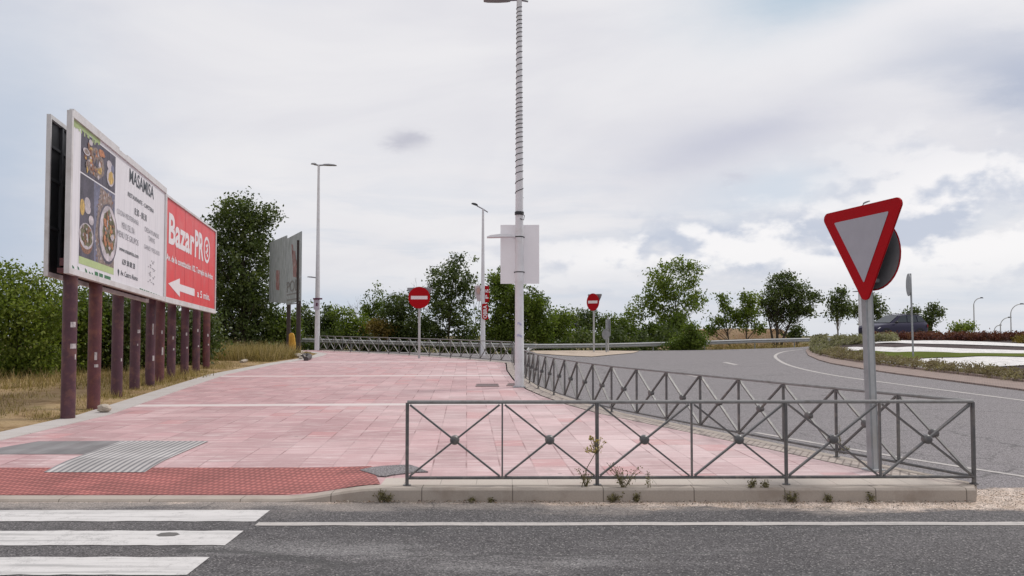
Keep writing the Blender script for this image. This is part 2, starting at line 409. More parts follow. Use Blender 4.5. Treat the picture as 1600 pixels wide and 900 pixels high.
def pavement_mat():
    m, q, b = newmat('pink_paving'); P = pos(q)
    rot = q.node('ShaderNodeVectorRotate', {'Vector': P, 'Angle': R(-3.0)}, rotation_type='Z_AXIS').outputs[0]
    x, y, z = q.sep(rot); wx, wy, wz = q.sep(P)
    tx = q.m('DIVIDE', x, 0.42); ty = q.m('DIVIDE', y, 0.60)
    wn = q.node('ShaderNodeTexWhiteNoise', {'Vector': q.comb(q.m('FLOOR', tx), q.m('FLOOR', ty), 0.0)}, noise_dimensions='3D')
    r1 = wn.outputs['Value']; r2, r3, _ = q.sep(wn.outputs['Color'])
    fx = q.m('ABSOLUTE', q.m('SUBTRACT', q.m('FRACT', tx), 0.5)); fy = q.m('ABSOLUTE', q.m('SUBTRACT', q.m('FRACT', ty), 0.5))
    groove = q.m('MAXIMUM', q.m('GREATER_THAN', fx, 0.476), q.m('GREATER_THAN', fy, 0.482))
    sub = q.m('GREATER_THAN', q.m('ABSOLUTE', q.m('SUBTRACT', q.m('FRACT', q.m('MULTIPLY', ty, 3.0)), 0.5)), 0.472)
    big = q.noise(P, 0.22, 4, 0.6); mid = q.noise(P, 1.3, 6, 0.65); fine = q.noise(P, 40, 3, 0.7)
    c = q.mix(q.ss(q.m('ADD', big, q.m('MULTIPLY', wx, 0.035)), 0.22, 0.80), (0.415, 0.248, 0.258), (0.585, 0.462, 0.466))
    far = q.ss(wy, 13, 45)
    c = q.mix(q.m('MULTIPLY', far, 0.6), c, (0.42, 0.278, 0.288))
    v = q.m('MULTIPLY_ADD', r1, 0.26, 0.87); c = q.mix(1.0, c, q.comb(v, v, v), 'MULTIPLY')
    # single redder tiles and pale scuffed strips
    c = q.mix(q.m('MULTIPLY', q.m('GREATER_THAN', r2, 0.955), 0.45), c, (0.40, 0.16, 0.16))
    scuff = q.noise(q.comb(q.m('MULTIPLY', x, 0.7), q.m('MULTIPLY', y, 4.5), 0.0), 2.0, 7, 0.72)
    c = q.mix(q.m('MULTIPLY', q.ss(scuff, 0.48, 0.66), 0.6), c, (0.68, 0.585, 0.58))
    c = q.mix(q.m('MULTIPLY', q.ss(mid, 0.52, 0.74), 0.45), c, (0.33, 0.225, 0.22))
    gum = q.node('ShaderNodeTexVoronoi', {'Vector': P, 'Scale': 1.5}).outputs['Distance']
    c = q.mix(q.m('MULTIPLY', q.m('LESS_THAN', gum, 0.045), 0.55), c, (0.17, 0.13, 0.13))
    grime = q.noise(q.comb(q.m('MULTIPLY', x, 0.7), q.m('MULTIPLY', y, 0.25), 2.0), 1.6, 8, 0.72)
    c = q.mix(q.m('MULTIPLY', q.ss(grime, 0.56, 0.72), 0.4), c, (0.30, 0.235, 0.225))
    f = q.m('MULTIPLY_ADD', fine, 0.3, 0.85); c = q.mix(1.0, c, q.comb(f, f, f), 'MULTIPLY')
    gcol = q.mix(q.ss(q.noise(P, 0.9, 3), 0.4, 0.6), (0.20, 0.105, 0.108), (0.40, 0.285, 0.285))
    c = q.mix(q.m('MULTIPLY', sub, q.m('MULTIPLY_ADD', r3, 0.4, 0.05)), c, (0.30, 0.16, 0.17))
    c = q.mix(q.m('MULTIPLY', groove, q.m('MULTIPLY_ADD', q.ss(q.noise(P, 1.1, 5, 0.65), 0.38, 0.62), 0.75, 0.15)), c, gcol)
    # pale cross bands every ten metres
    bd = q.m('FRACT', q.m('DIVIDE', q.m('SUBTRACT', y, 18.85), 10.1))
    band = q.m('MULTIPLY', q.m('LESS_THAN', bd, 0.045), q.m('GREATER_THAN', wy, 18))
    c = q.mix(q.m('MULTIPLY', band, 0.85), c, (0.60, 0.55, 0.54))
    q.put(b.inputs['Base Color'], c); b.inputs['Roughness'].default_value = 0.75
    b.inputs['Specular IOR Level'].default_value = 0.35
    bump(q, b, q.m('SUBTRACT', 1.0, q.m('MAXIMUM', groove, q.m('MULTIPLY', sub, 0.6))), 0.004, 0.6)
    return m
PAVE = pavement_mat()

def ribbed(name, c1, c2, pitch, ang, tile=None):
    m, q, b = newmat(name); P = pos(q)
    rot = q.node('ShaderNodeVectorRotate', {'Vector': P, 'Angle': R(ang)}, rotation_type='Z_AXIS').outputs[0]
    x, y, z = q.sep(rot)
    s_ = q.m('ABSOLUTE', q.m('SUBTRACT', q.m('FRACT', q.m('DIVIDE', x, pitch)), 0.5))
    rib = q.ss(s_, 0.16, 0.28)
    if tile:
        s2 = q.m('ABSOLUTE', q.m('SUBTRACT', q.m('FRACT', q.m('DIVIDE', y, tile)), 0.5)); rib = q.m('MULTIPLY', rib, q.ss(s2, 0.14, 0.26))
    n = q.noise(P, 2.2, 6, 0.65); f = q.m('MULTIPLY_ADD', n, 0.7, 0.65)
    wn = q.node('ShaderNodeTexWhiteNoise', {'Vector': q.comb(q.m('FLOOR', q.m('DIVIDE', x, 0.42)), q.m('FLOOR', q.m('DIVIDE', y, 0.42)), 0.0)}).outputs['Value']
    f = q.m('MULTIPLY', f, q.m('MULTIPLY_ADD', wn, 0.25, 0.88))
    c = q.mix(rib, c2, c1); c = q.mix(1.0, c, q.comb(f, f, f), 'MULTIPLY')
    q.put(b.inputs['Base Color'], c); b.inputs['Roughness'].default_value = 0.75
    bump(q, b, rib, 0.006, 0.9)
    return m
TACT = ribbed('red_tactile_paving', (0.40, 0.135, 0.12), (0.22, 0.065, 0.06), 0.070, 14, 0.11)
RIBG = ribbed('grey_ribbed_paving', (0.42, 0.40, 0.395), (0.185, 0.18, 0.19), 0.085, -3)
DKT = ribbed('dark_grey_paving', (0.185, 0.178, 0.182), (0.165, 0.155, 0.16), 0.42, -3)

def concrete(name, col, jx=None, axis='x', stain=(0.2, 0.17, 0.14)):
    m, q, b = newmat(name); P = pos(q); x, y, z = q.sep(P)
    n = q.noise(P, 2.0, 7, 0.65); fine = q.noise(P, 60, 3, 0.7)
    f = q.m('MULTIPLY_ADD', fine, 0.35, 0.82)
    c = q.mix(1.0, col, q.comb(f, f, f), 'MULTIPLY')
    c = q.mix(q.m('MULTIPLY', q.ss(n, 0.46, 0.7), 0.45), c, stain)
    if jx:
        a = x if axis == 'x' else y
        c = q.mix(q.m('MULTIPLY', q.m('LESS_THAN', q.m('FRACT', q.m('DIVIDE', a, jx)), 0.012), 0.75), c, (0.09, 0.075, 0.06))
    q.put(b.inputs['Base Color'], c); b.inputs['Roughness'].default_value = 0.85
    bump(q, b, fine, 0.003, 0.5)
    return m
KERB = concrete('kerb_concrete', (0.37, 0.322, 0.28), 0.98, 'x', (0.19, 0.145, 0.11))
STRIP = concrete('edge_strip_concrete', (0.43, 0.40, 0.385), 1.0, 'y', (0.36, 0.31, 0.28))
CREAM = concrete('cream_pavers', (0.47, 0.42, 0.375), 0.4, 'x', (0.40, 0.30, 0.28))

def setts_mat(name, c1, c2, mort, sc, rotz=0):
    m, q, b = newmat(name); P = pos(q)
    mp = q.node('ShaderNodeVectorRotate', {'Vector': P, 'Angle': R(rotz)}, rotation_type='Z_AXIS').outputs[0]
    br = q.node('ShaderNodeTexBrick', {'Vector': mp, 'Color1': c1, 'Color2': c2, 'Mortar': mort, 'Scale': sc, 'Mortar Size': 0.03, 'Bias': 0.0})
    n = q.noise(P, 3, 6, 0.65); f = q.m('MULTIPLY_ADD', n, 0.8, 0.6)
    q.put(b.inputs['Base Color'], q.mix(1.0, br.outputs[0], q.comb(f, f, f), 'MULTIPLY')); b.inputs['Roughness'].default_value = 0.85
    return m
SETTS = setts_mat('cream_setts', (0.44, 0.38, 0.34), (0.38, 0.33, 0.30), (0.24, 0.20, 0.18), 2.6, -65)
APRON = setts_mat('apron_pavers', (0.29, 0.215, 0.185), (0.24, 0.18, 0.16), (0.14, 0.11, 0.10), 2.2, 10)

def paint_mat(name, col, wear=0.4):
    m, q, b = newmat(name); P = pos(q)
    n = q.noise(P, 9, 7, 0.7); n2 = q.noise(P, 60, 3, 0.7); n3 = q.noise(P, 1.1, 4, 0.6)
    k = q.m('ADD', q.m('MULTIPLY', n, 0.45), q.m('ADD', q.m('MULTIPLY', n2, 0.42), q.m('MULTIPLY', n3, 0.22)))
    c = q.mix(q.ss(k, 0.66 - wear * 0.14, 0.74), col, (0.20, 0.195, 0.195))
    f = q.m('MULTIPLY_ADD', n2, 0.3, 0.85)
    xx, yy, zz = q.sep(P)
    tw = q.noise(q.comb(q.m('MULTIPLY', xx, 0.25), q.m('MULTIPLY', yy, 5.0), 0.0), 2.0, 6, 0.7)
    c = q.mix(q.m('MULTIPLY', q.ss(tw, 0.47, 0.68), 0.75), c, (0.24, 0.235, 0.235))
    q.put(b.inputs['Base Color'], q.mix(1.0, c, q.comb(f, f, f), 'MULTIPLY')); b.inputs['Roughness'].default_value = 0.7
    return m
ZEBRA = paint_mat('zebra_paint', (0.575, 0.56, 0.555), 0.85)
LINE = paint_mat('line_paint', (0.46, 0.43, 0.41), 1.1)

def ground_mat(name, cols, sc=0.5, bmpd=0.03):
    m, q, b = newmat(name); P = pos(q)
    n = q.noise(P, sc, 8, 0.66); n2 = q.noise(P, sc * 12, 5, 0.7); n3 = q.noise(P, 45, 3, 0.7)
    c = q.ramp(q.m('ADD', q.m('MULTIPLY', n, 0.7), q.m('MULTIPLY', n2, 0.3)), [(0.36 + 0.28 * i / (len(cols) - 1), c_) for i, c_ in enumerate(cols)])
    f = q.m('MULTIPLY_ADD', n3, 0.7, 0.65)
    q.put(b.inputs['Base Color'], q.mix(1.0, c, q.comb(f, f, f), 'MULTIPLY')); b.inputs['Roughness'].default_value = 0.95
    b.inputs['Specular IOR Level'].default_value = 0.1
    bump(q, b, q.m('ADD', n2, q.m('MULTIPLY', n3, 0.4)), bmpd, 0.8)
    return m
VERGE = ground_mat('dry_verge', [(0.13, 0.085, 0.045), (0.25, 0.17, 0.09), (0.36, 0.26, 0.15), (0.17, 0.145, 0.05)], 0.7)
FIELD = ground_mat('dry_field', [(0.09, 0.08, 0.035), (0.17, 0.14, 0.07), (0.08, 0.08, 0.03)], 0.05)
HILLM = ground_mat('ochre_bank', [(0.17, 0.105, 0.055), (0.30, 0.195, 0.115), (0.35, 0.25, 0.165), (0.22, 0.16, 0.07)], 0.7, 0.15)
SANDM = ground_mat('sandy_gravel', [(0.33, 0.27, 0.22), (0.44, 0.365, 0.30), (0.50, 0.43, 0.36)], 1.2, 0.012)
WGRAV = ground_mat('white_gravel', [(0.55, 0.535, 0.53), (0.76, 0.745, 0.74), (0.85, 0.83, 0.82)], 3.0, 0.05)
MULCH = ground_mat('dark_mulch', [(0.05, 0.04, 0.042), (0.085, 0.068, 0.068), (0.12, 0.095, 0.09)], 3.0, 0.04)
TURF = ground_mat('artificial_turf', [(0.075, 0.095, 0.012), (0.092, 0.115, 0.016), (0.105, 0.128, 0.02)], 1.5, 0.02)

def leafmat(name, stops, transl=0.3, rough=0.55):
    m, q, b = newmat(name)
    a = q.node('ShaderNodeAttribute', attribute_name='tone').outputs['Fac']
    c = q.ramp(a, [(i / (len(stops) - 1), s_) for i, s_ in enumerate(stops)])
    q.put(b.inputs['Base Color'], c); b.inputs['Roughness'].default_value = rough
    b.inputs['Specular IOR Level'].default_value = 0.3
    tr = q.node('ShaderNodeBsdfTranslucent'); q.put(tr.inputs[0], q.mix(1.0, c, (1.1, 1.25, 0.6), 'MULTIPLY'))
    mx = q.node('ShaderNodeMixShader'); mx.inputs[0].default_value = transl
    q.l.new(b.outputs[0], mx.inputs[1]); q.l.new(tr.outputs[0], mx.inputs[2])
    q.l.new(mx.outputs[0], q.n['Material Output'].inputs[0])
    return m
L_DARK = leafmat('leaves_dark', [(0.030, 0.044, 0.013), (0.075, 0.105, 0.026), (0.155, 0.185, 0.062)], 0.32, 0.42)
L_MID = leafmat('leaves_mid', [(0.046, 0.066, 0.011), (0.105, 0.150, 0.020), (0.195, 0.240, 0.048)], 0.38)
L_BRI = leafmat('leaves_bright', [(0.062, 0.088, 0.014), (0.145, 0.195, 0.028), (0.245, 0.290, 0.065)], 0.42)
L_GREY = leafmat('leaves_greygreen', [(0.12, 0.11, 0.065), (0.23, 0.215, 0.135), (0.36, 0.34, 0.23)])
L_BROWN = leafmat('leaves_browngreen', [(0.12, 0.085, 0.055), (0.23, 0.18, 0.115), (0.33, 0.29, 0.18)])
L_RED = leafmat('leaves_russet', [(0.045, 0.016, 0.014), (0.115, 0.034, 0.026), (0.20, 0.095, 0.05)])
L_OCH = leafmat('leaves_ochre', [(0.10, 0.075, 0.02), (0.19, 0.13, 0.03), (0.26, 0.19, 0.06)])
L_GRASS = leafmat('grass_dry', [(0.13, 0.105, 0.035), (0.32, 0.235, 0.10), (0.50, 0.39, 0.20)], 0.25)
L_WEED = leafmat('weed_green', [(0.07, 0.06, 0.03), (0.17, 0.15, 0.07), (0.28, 0.25, 0.13)], 0.25)
L_FLOW = leafmat('dry_flower', [(0.28, 0.2, 0.05), (0.52, 0.40, 0.12), (0.66, 0.58, 0.32)], 0.2)

# ------------------------------------------------------------------ foliage
def leaf_mesh(name, cen, size, mat, parent, tone, up=0.25, aspect=0.56):
    n = len(cen)
    d = rng.normal(size=(n, 3)); d[:, 2] += up; d /= np.linalg.norm(d, axis=1)[:, None]
    q = rng.normal(size=(n, 3)); wv = np.cross(d, q); wv /= np.linalg.norm(wv, axis=1)[:, None] + 1e-9
    s_ = size * rng.uniform(0.6, 1.35, n)[:, None]
    off = np.array(root_loc(parent))
    c = cen - off
    V = np.stack([c - d * s_ * 0.5, c + wv * s_ * aspect * 0.5 + d * s_ * 0.05, c + d * s_ * 0.5, c - wv * s_ * aspect * 0.5 + d * s_ * 0.05], 1).reshape(-1, 3)
    me = bpy.data.meshes.new(name)
    me.vertices.add(4 * n); me.vertices.foreach_set('co', V.ravel().astype(np.float32))
    me.loops.add(4 * n); me.loops.foreach_set('vertex_index', np.arange(4 * n, dtype=np.int32))
    me.polygons.add(n); me.polygons.foreach_set('loop_start', np.arange(0, 4 * n, 4, dtype=np.int32))
    a = me.attributes.new('tone', 'FLOAT', 'FACE'); a.data.foreach_set('value', np.clip(tone, 0, 1).astype(np.float32))
    me.materials.append(mat); me.update(calc_edges=True)
    o = bpy.data.objects.new(name, me); COL.objects.link(o)
    if parent: o.parent = parent
    return o
def clusters_to_leaves(cl, rad, per):
    n = len(cl)
    k = np.repeat(np.arange(n), per)
    g = rng.normal(size=(len(k), 3)) * 0.5
    g[:, 2] *= 0.8
    r_ = (rad if np.ndim(rad) else np.full(n, rad))
    P = cl[k] + g * r_[k][:, None]
    tone = rng.uniform(0, 1, n)[k] * 0.65 + rng.uniform(0, 1, len(k)) * 0.35
    return P, tone
def limb(mb, a, b, r0, r1, sag=0.15, n=5, sides=5):
    a = Vector(a); b = Vector(b); L = (b - a).length
    mid = (a + b) / 2 + Vector((random.uniform(-1, 1) * 0.08, random.uniform(-1, 1) * 0.08, sag)) * L
    pts, rs = [], []
    for i in range(n + 1):
        u = i / n
        pts.append(a * (1 - u) ** 2 + mid * 2 * u * (1 - u) + b * u * u); rs.append(r0 + (r1 - r0) * u)
    mb.tube(pts, rs, sides, cap=False)
def tree(name, label, cat, D, base, lobes, ncl, per, leaf, mat, crad=0.4, group=None, zb=-0.45, trunks=None, tr=0.10, nlimb=26, bark=None, depth=1.0):
    """base: photo x of the trunk; lobes: [(px, py, rx, ry)] of the crown seen in the photo, at distance D."""
    bx = at(base, 503, D).x
    T = thing(name, (bx, D, zb), label, cat, group)
    k = D / F
    wts = np.array([l[2] * l[3] for l in lobes], float); wts /= wts.sum()
    cl = []
    for l, nn in zip(lobes, np.maximum(1, (wts * ncl).astype(int))):
        c_ = np.array(at(l[0], l[1], D))
        d = rng.normal(size=(nn, 3)); d /= np.linalg.norm(d, axis=1)[:, None]
        r_ = rng.uniform(0, 1, nn)[:, None] ** 0.42
        dep = min(l[2], l[3] * 1.3) * depth
        cl.append(c_ + d * r_ * np.array([l[2] * k * 0.93, dep * k, l[3] * k * 0.93]))
    cl = np.concatenate(cl)
    cl[:, 2] = np.maximum(cl[:, 2], zb + 0.15)
    P, tone = clusters_to_leaves(cl, crad * rng.uniform(0.6, 1.3, len(cl)), per)
    P[:, 2] = np.maximum(P[:, 2], zb + 0.03)
    crown = leaf_mesh('crown', P, leaf, mat, T, tone)
    mb = MB()
    top = cl[:, 2].max(); lowz = np.percentile(cl[:, 2], 30)
    for (tx, px, py) in (trunks or [(base, np.mean([l[0] for l in lobes]), None)]):
        a = Vector((at(tx, 503, D).x, D, zb - 0.1))
        bz = at(px, py, D).z if py else zb + (top - zb) * 0.8
        b = Vector((at(px, 503, D).x, D, bz))
        pts, rs = [], []
        for i in range(8):
            u = i / 7
            pts.append(a.lerp(b, u) + Vector((math.sin(u * 5 + tx) * 0.05, math.cos(u * 4 + tx) * 0.05, 0)) * (b - a).length * 0.25 * u * (1 - u) * 4)
            rs.append(tr * (1.15 - u) + 0.012)
        mb.tube(pts, rs, 7)
        for j in rng.choice(len(cl), min(nlimb, len(cl)), replace=False):
            q = Vector(cl[j]); u = min(0.9, max(0.12, ((q.z - zb) / (bz - zb) - 0.25) * 0.8))
            i = u * 7; i0 = int(i); s0 = pts[i0].lerp(pts[min(7, i0 + 1)], i - i0)
            limb(mb, s0, q, tr * (1.0 - u) * 0.4 + 0.008, 0.006, 0.08)
    mb.build('trunk', bark or BARK, T)
    return T
def bare_tree(name, label, cat, D, basepx, toppx, toppy, spread, zb=-0.45, levels=4, r=0.05, group=None, mat=None):
    a = Vector((at(basepx, 503, D).x, D, zb)); b = at(toppx, toppy, D)
    T = thing(name, a, label, cat, group)
    mb = MB(); L0 = (b.z - a.z)
    def grow(p, d, L, r_, lv):
        q = p + d * L; m_ = (p + q) / 2 + Vector((random.gauss(0, 1), random.gauss(0, 1), 0)) * L * 0.05
        mb.tube([p, m_, q], [r_, r_ * 0.85, r_ * 0.65], 4, cap=False)
        if lv == 0: return
        for _ in range(random.choice((2, 3, 3))):
            nd = (d + Vector((random.gauss(0, 1), random.gauss(0, 1), random.gauss(0.15, 0.4))) * spread).normalized()
            grow(p.lerp(q, random.uniform(0.55, 1.0)), nd, L * random.uniform(0.55, 0.8), r_ * 0.6, lv - 1)
    grow(a, (b - a).normalized(), L0 * 0.42, r, levels)
    mb.build('trunk', mat or BARKP, T)
    return T
def surface_fol(name, label, cat, pts, h, rad, per, leaf, mat, kind=None, group=None):
    """low planting: clusters standing on given ground points"""
    c = np.mean(np.array(pts), 0)
    T = thing(name, (c[0], c[1], c[2]), label, cat, group)
    cl = np.array(pts, float); zg = cl[:, 2].copy()
    cl[:, 2] += rng.uniform(0.1, 1.0, len(cl)) * h * 0.85
    P, tone = clusters_to_leaves(cl, np.full(len(cl), rad), per)
    P[:, 2] = np.maximum(P[:, 2], np.repeat(zg, per) - 0.05)
    leaf_mesh('foliage', P, leaf, mat, T, tone, up=0.6)
    mb = MB()
    for j in range(0, len(cl), 3):
        q = Vector(cl[j]); g = Vector((q.x, q.y, zg[j] - 0.05))
        mb.tube([g, g.lerp(q, 0.5) + Vector((0.02, 0, 0)), q], [0.012, 0.008, 0.004], 4, cap=False)
    mb.build('stem', BARK, T)
    return T

# ================================================================== SETTING
# ground : one sheet to the horizon, falling away behind the crash barriers
def zground(x, y):
    b = -0.62 if y < 76 else -0.62 - 0.0158 * (y - 76)
    return b
mb = MB()
ys = [-400, -100, -40, 0, 30, 60, 76, 90, 120, 200, 400, 800, 1600, 3200]
xs = [-3000, -1000, -300, -100, -40, 0, 40, 100, 300, 1000, 3000]
mb.grid([[(x, y, zground(x, y)) for x in xs] for y in ys])
struct(mb.build('ground', FIELD))
# asphalt : cross street in front and the one-way road curving round to the roundabout
YFAR = [(-60, 62), (-22, 62), (-12, 58.5), (0.5, 51.2), (3.5, 53.5), (5.5, 58), (10, 58.5), (14, 60), (20, 64.5), (26, 68.5), (40, 74), (95, 80)]
mb = MB(); rows = []
for i in range(90):
    x = -60 + 155 * i / 89; yf = lerpt(YFAR, x)
    rows.append([(x, -30 + (yf + 30) * j / 75, zroad(x, -30 + (yf + 30) * j / 75)) for j in range(76)])
mb.grid([r_[::-1] for r_ in rows])
struct(mb.build('road', ASPH))
# pavement edges (plan)
RIGHT = [(9.42, 5.01), (9.72, 5.19), (13, 3.91), (17.1, 2.24), (19.1, 1.68), (21.2, 1.24), (23.3, 0.90), (26.5, 0.60), (32, 0.34), (38.1, 0.26), (39.8, -0.55), (43.5, -2.6), (47.6, -5.5), (52.2, -9.4), (55.4, -11.9)]
LEFT_O = [(9.45, -8.25), (14, -8.28), (16.8, -8.32), (19.5, -8.75), (22.7, -9.25), (29.6, -10.3), (37.4, -10.55), (42.6, -10.4), (46, -10.55), (49, -10.95), (51.5, -12.2), (53, -14.5), (54, -18), (54.6, -24)]
def inset_left(y): return lerpt(LEFT_O, y)
mb = MB(); rows = []
ysl = [9.62 + 0.2 * i for i in range(12)] + [12.2 + 1.0 * i for i in range(43)] + [55.2]
for y in ysl:
    a = lerpt(LEFT_O, y) + 0.5; b = lerpt(RIGHT, y) - 0.55
    a = min(a, b - 0.05)
    rows.append([(a + (b - a) * k / 40, y, zp(a + (b - a) * k / 40, y)) for k in range(41)])
mb.grid(rows)
struct(mb.build('pavement', PAVE))
# pale concrete strip along the verge
mb = MB(); n_ = len(LEFT_O)
den = []
for (y0, x0), (y1, x1) in zip(LEFT_O, LEFT_O[1:]):
    for k in range(6): den.append((x0 + (x1 - x0) * k / 6, y0 + (y1 - y0) * k / 6))
den.append((LEFT_O[-1][1], LEFT_O[-1][0]))
rows = []
for i, (x, y) in enumerate(den):
    a = Vector(den[max(0, i - 1)]); b = Vector(den[min(len(den) - 1, i + 1)]); d = (b - a).normalized(); nn = Vector((d.y, -d.x))
    zz = zp(x, y)
    rows.append([(x - 0.05 * nn.x, y - 0.05 * nn.y, zz - 0.2), (x - 0.05 * nn.x, y - 0.05 * nn.y, zz + 0.012), (x + 0.52 * nn.x, y + 0.52 * nn.y, zz + 0.012), (x + 0.53 * nn.x, y + 0.53 * nn.y, zz - 0.02)])
mb.grid(rows)
struct(mb.build('path_edging', STRIP, ang=20))
# kerb : front with the dropped crossing, then along the right-hand road
kp = []
x = -8.6
while x < 5.0: kp.append((x, 9.45)); x += 0.14
kp.append((5.01, 9.45))
rp = []
for (y0, x0), (y1, x1) in zip(RIGHT, RIGHT[1:]):
    m_ = max(2, int(math.hypot(x1 - x0, y1 - y0) / 0.5))
    for k in range(m_): rp.append((x0 + (x1 - x0) * k / m_, y0 + (y1 - y0) * k / m_))
rp.append((RIGHT[-1][1], RIGHT[-1][0]))
mb = MB(); rows = []
for (x, y) in kp:
    z = zp(x, 9.47) + 0.004
    rows.append([(x, 9.40, -0.2), (x, 9.405, z - 0.022), (x, 9.425, z), (x, 9.62, z), (x, 9.63, z - 0.1)])
mb.grid([r_[::-1] for r_ in rows]); 
rows = []
for i, (x, y) in enumerate(rp):
    a = Vector(rp[max(0, i - 1)]); b = Vector(rp[min(len(rp) - 1, i + 1)]); d = (b - a).normalized(); nn = Vector((-d.y, d.x))

    f = lambda o, z: (x + nn.x * o, y + nn.y * o, z)
    rows.append([f(0.0, -0.2), f(0.005, -0.02), f(0.025, 0.003), f(0.17, 0.003), f(0.18, -0.1)])
mb.grid([r_[::-1] for r_ in rows])
mb.add([(5.008, 9.40, -0.2), (5.12, 9.63, -0.2), (5.12, 9.63, 0.0), (5.008, 9.405, -0.02)], [(0, 1, 2, 3)])
struct(mb.build('kerb', KERB, ang=20))
# cream paver strip inside the kerbs
mb = MB(); rows = []
for x in np.linspace(-1.45, 5.05, 40): rows.append([(x, 9.62, 0.001), (x, 10.0, 0.008)])
mb.grid([r_[::-1] for r_ in rows])
struct(mb.build('pavement_border', CREAM))
mb = MB(); rows = []
for i, (x, y) in enumerate(rp):
    if y < 10.0: continue
    a = Vector(rp[max(0, i - 1)]); b = Vector(rp[min(len(rp) - 1, i + 1)]); d = (b - a).normalized(); nn = Vector((-d.y, d.x))
    rows.append([(x + nn.x * 0.172, y + nn.y * 0.172, 0.004), (x + nn.x * 0.50, y + nn.y * 0.50, 0.004)])
mb.grid([r_[::-1] for r_ in rows])
struct(mb.build('pavement_setts', SETTS))
def sheet(name, pix, mat, dz, zf=zp, sub=8):
    """flat sheet : quad given by four corners in the photo, draped on the ground"""
    P = [hit(px, py, zf) for px, py in pix]
    mb = MB(); rows = []
    for i in range(sub + 1):
        u = i / sub; a = P[0].lerp(P[3], u); b = P[1].lerp(P[2], u)
        rows.append([(q.x, q.y, zf(q.x, q.y) + dz) for q in (a.lerp(b, j / (2 * sub)) for j in range(2 * sub + 1))])
    mb.grid(rows)
    return mb.build(name, mat)
# red tactile area of the crossing : plan strip following the ramp
mb = MB(); rows = []
for i in range(13):
    y = 9.635 + (10.86 - 9.635) * i / 12
    xr = -1.46 - 0.30 * i / 12
    rows.append([(-7.7 + (xr + 7.7) * k / 50, y + 0.02 * (k / 50), zp(-7.7 + (xr + 7.7) * k / 50, y) + 0.006) for k in range(51)])
mb.grid(rows); struct(mb.build('tactile_pavement', TACT))
struct(sheet('ribbed_pavement', [(68, 739), (226, 739), (326, 690), (190, 690)], RIBG, 0.010, zp))
struct(sheet('dark_pavement', [(-60, 710), (150, 710), (252, 689), (60, 690)], DKT, 0.006, zp))
# asphalt patch beside the fence end
P = [hit(px, py, zp) for px, py in [(562, 735.5), (578, 732), (597, 729.5), (622, 728), (640, 727.5), (652, 731), (660, 735), (669, 738.5), (650, 739), (634, 741), (611, 743.5), (603, 745.5), (592, 745), (580, 741), (570, 738)]]
mb = MB(); mb.prism([(p.x, p.y, zp(p.x, p.y) + 0.002) for p in P], (0, 0, 0.012))
struct(mb.build('asphalt_patch', ASPH, smooth=False))
# zebra stripes and lines
for k, (y0, y1) in enumerate([(8.48, 8.98), (7.58, 8.10), (6.70, 7.20), (5.78, 6.28), (4.88, 5.38)]):
    mb = MB(); n_ = 40; lo_, hi_ = [], []
    for i in range(n_ + 1):
        x = -7.2 + (7.2 - 2.49) * i / n_
        lo_.append((x, y0 + random.uniform(-.012, .012), zroad(x, y0) + 0.005)); hi_.append((x, y1 + random.uniform(-.012, .012), zroad(x, y1) + 0.005))
    mb.grid([lo_, hi_]); struct(mb.build('crossing_stripe', ZEBRA))
P = [hit(px, py, zroad) for px, py in [(244, 837), (252, 834), (264, 833), (276, 833.5), (281, 836), (272, 838.5), (258, 839), (248, 839)]]
mb = MB(); mb.prism([(p.x, p.y, p.z + 0.0065) for p in P], (0, 0, 0.002)); struct(mb.build('oil_stain', plain('oil_stain_dark', (0.12, 0.115, 0.11), 0.8, 0, 0.3, 20), smooth=False))
mb = MB(); lo_, hi_ = [], []
for i in range(160):
    x = -2.45 + i * 0.25
    lo_.append((x, 8.31 + random.uniform(-.01, .01) + 0.002 * x, -0.135)); hi_.append((x, 8.44 + random.uniform(-.012, .012) + 0.002 * x, -0.135))
mb.grid([lo_, hi_]); struct(mb.build('road_line', LINE))
def ground_line(pix, wid, name='road_line', mat=None, zf=zroad, dz=0.005, n=14):
    P = [hit(px, py, zf) for px, py in pix]; den = []
    for i in range(len(P) - 1):
        p0, p1, p2, p3 = P[max(0, i - 1)], P[i], P[i + 1], P[min(len(P) - 1, i + 2)]
        for k in range(n):
            u = k / n
            den.append(0.5 * ((2 * p1) + (p2 - p0) * u + (2 * p0 - 5 * p1 + 4 * p2 - p3) * u * u + (3 * p1 - p0 - 3 * p2 + p3) * u ** 3))
    den.append(P[-1]); a_, b_ = [], []
    for i, p in enumerate(den):
        d = (den[min(i + 1, len(den) - 1)] - den[max(i - 1, 0)]); d.z = 0; d.normalize(); nn = Vector((-d.y, d.x, 0)) * wid / 2
        for q, l in ((p + nn, a_), (p - nn, b_)): l.append((q.x, q.y, zf(q.x, q.y) + dz))
    mb = MB(); mb.grid([b_, a_]); return struct(mb.build(name, mat or LINE))
ground_line([(1262, 545.5), (1228, 549), (1212, 555), (1217, 563), (1240, 573), (1300, 586), (1400, 600), (1500, 613), (1600, 626), (1700, 640)], 0.16)
ground_line([(1180, 676), (1300, 697), (1420, 717), (1525, 733.5), (1600, 745), (1720, 766)], 0.10)
ground_line([(1074, 586), (1090, 589)], 0.12); ground_line([(1132, 566), (1150, 570)], 0.25)
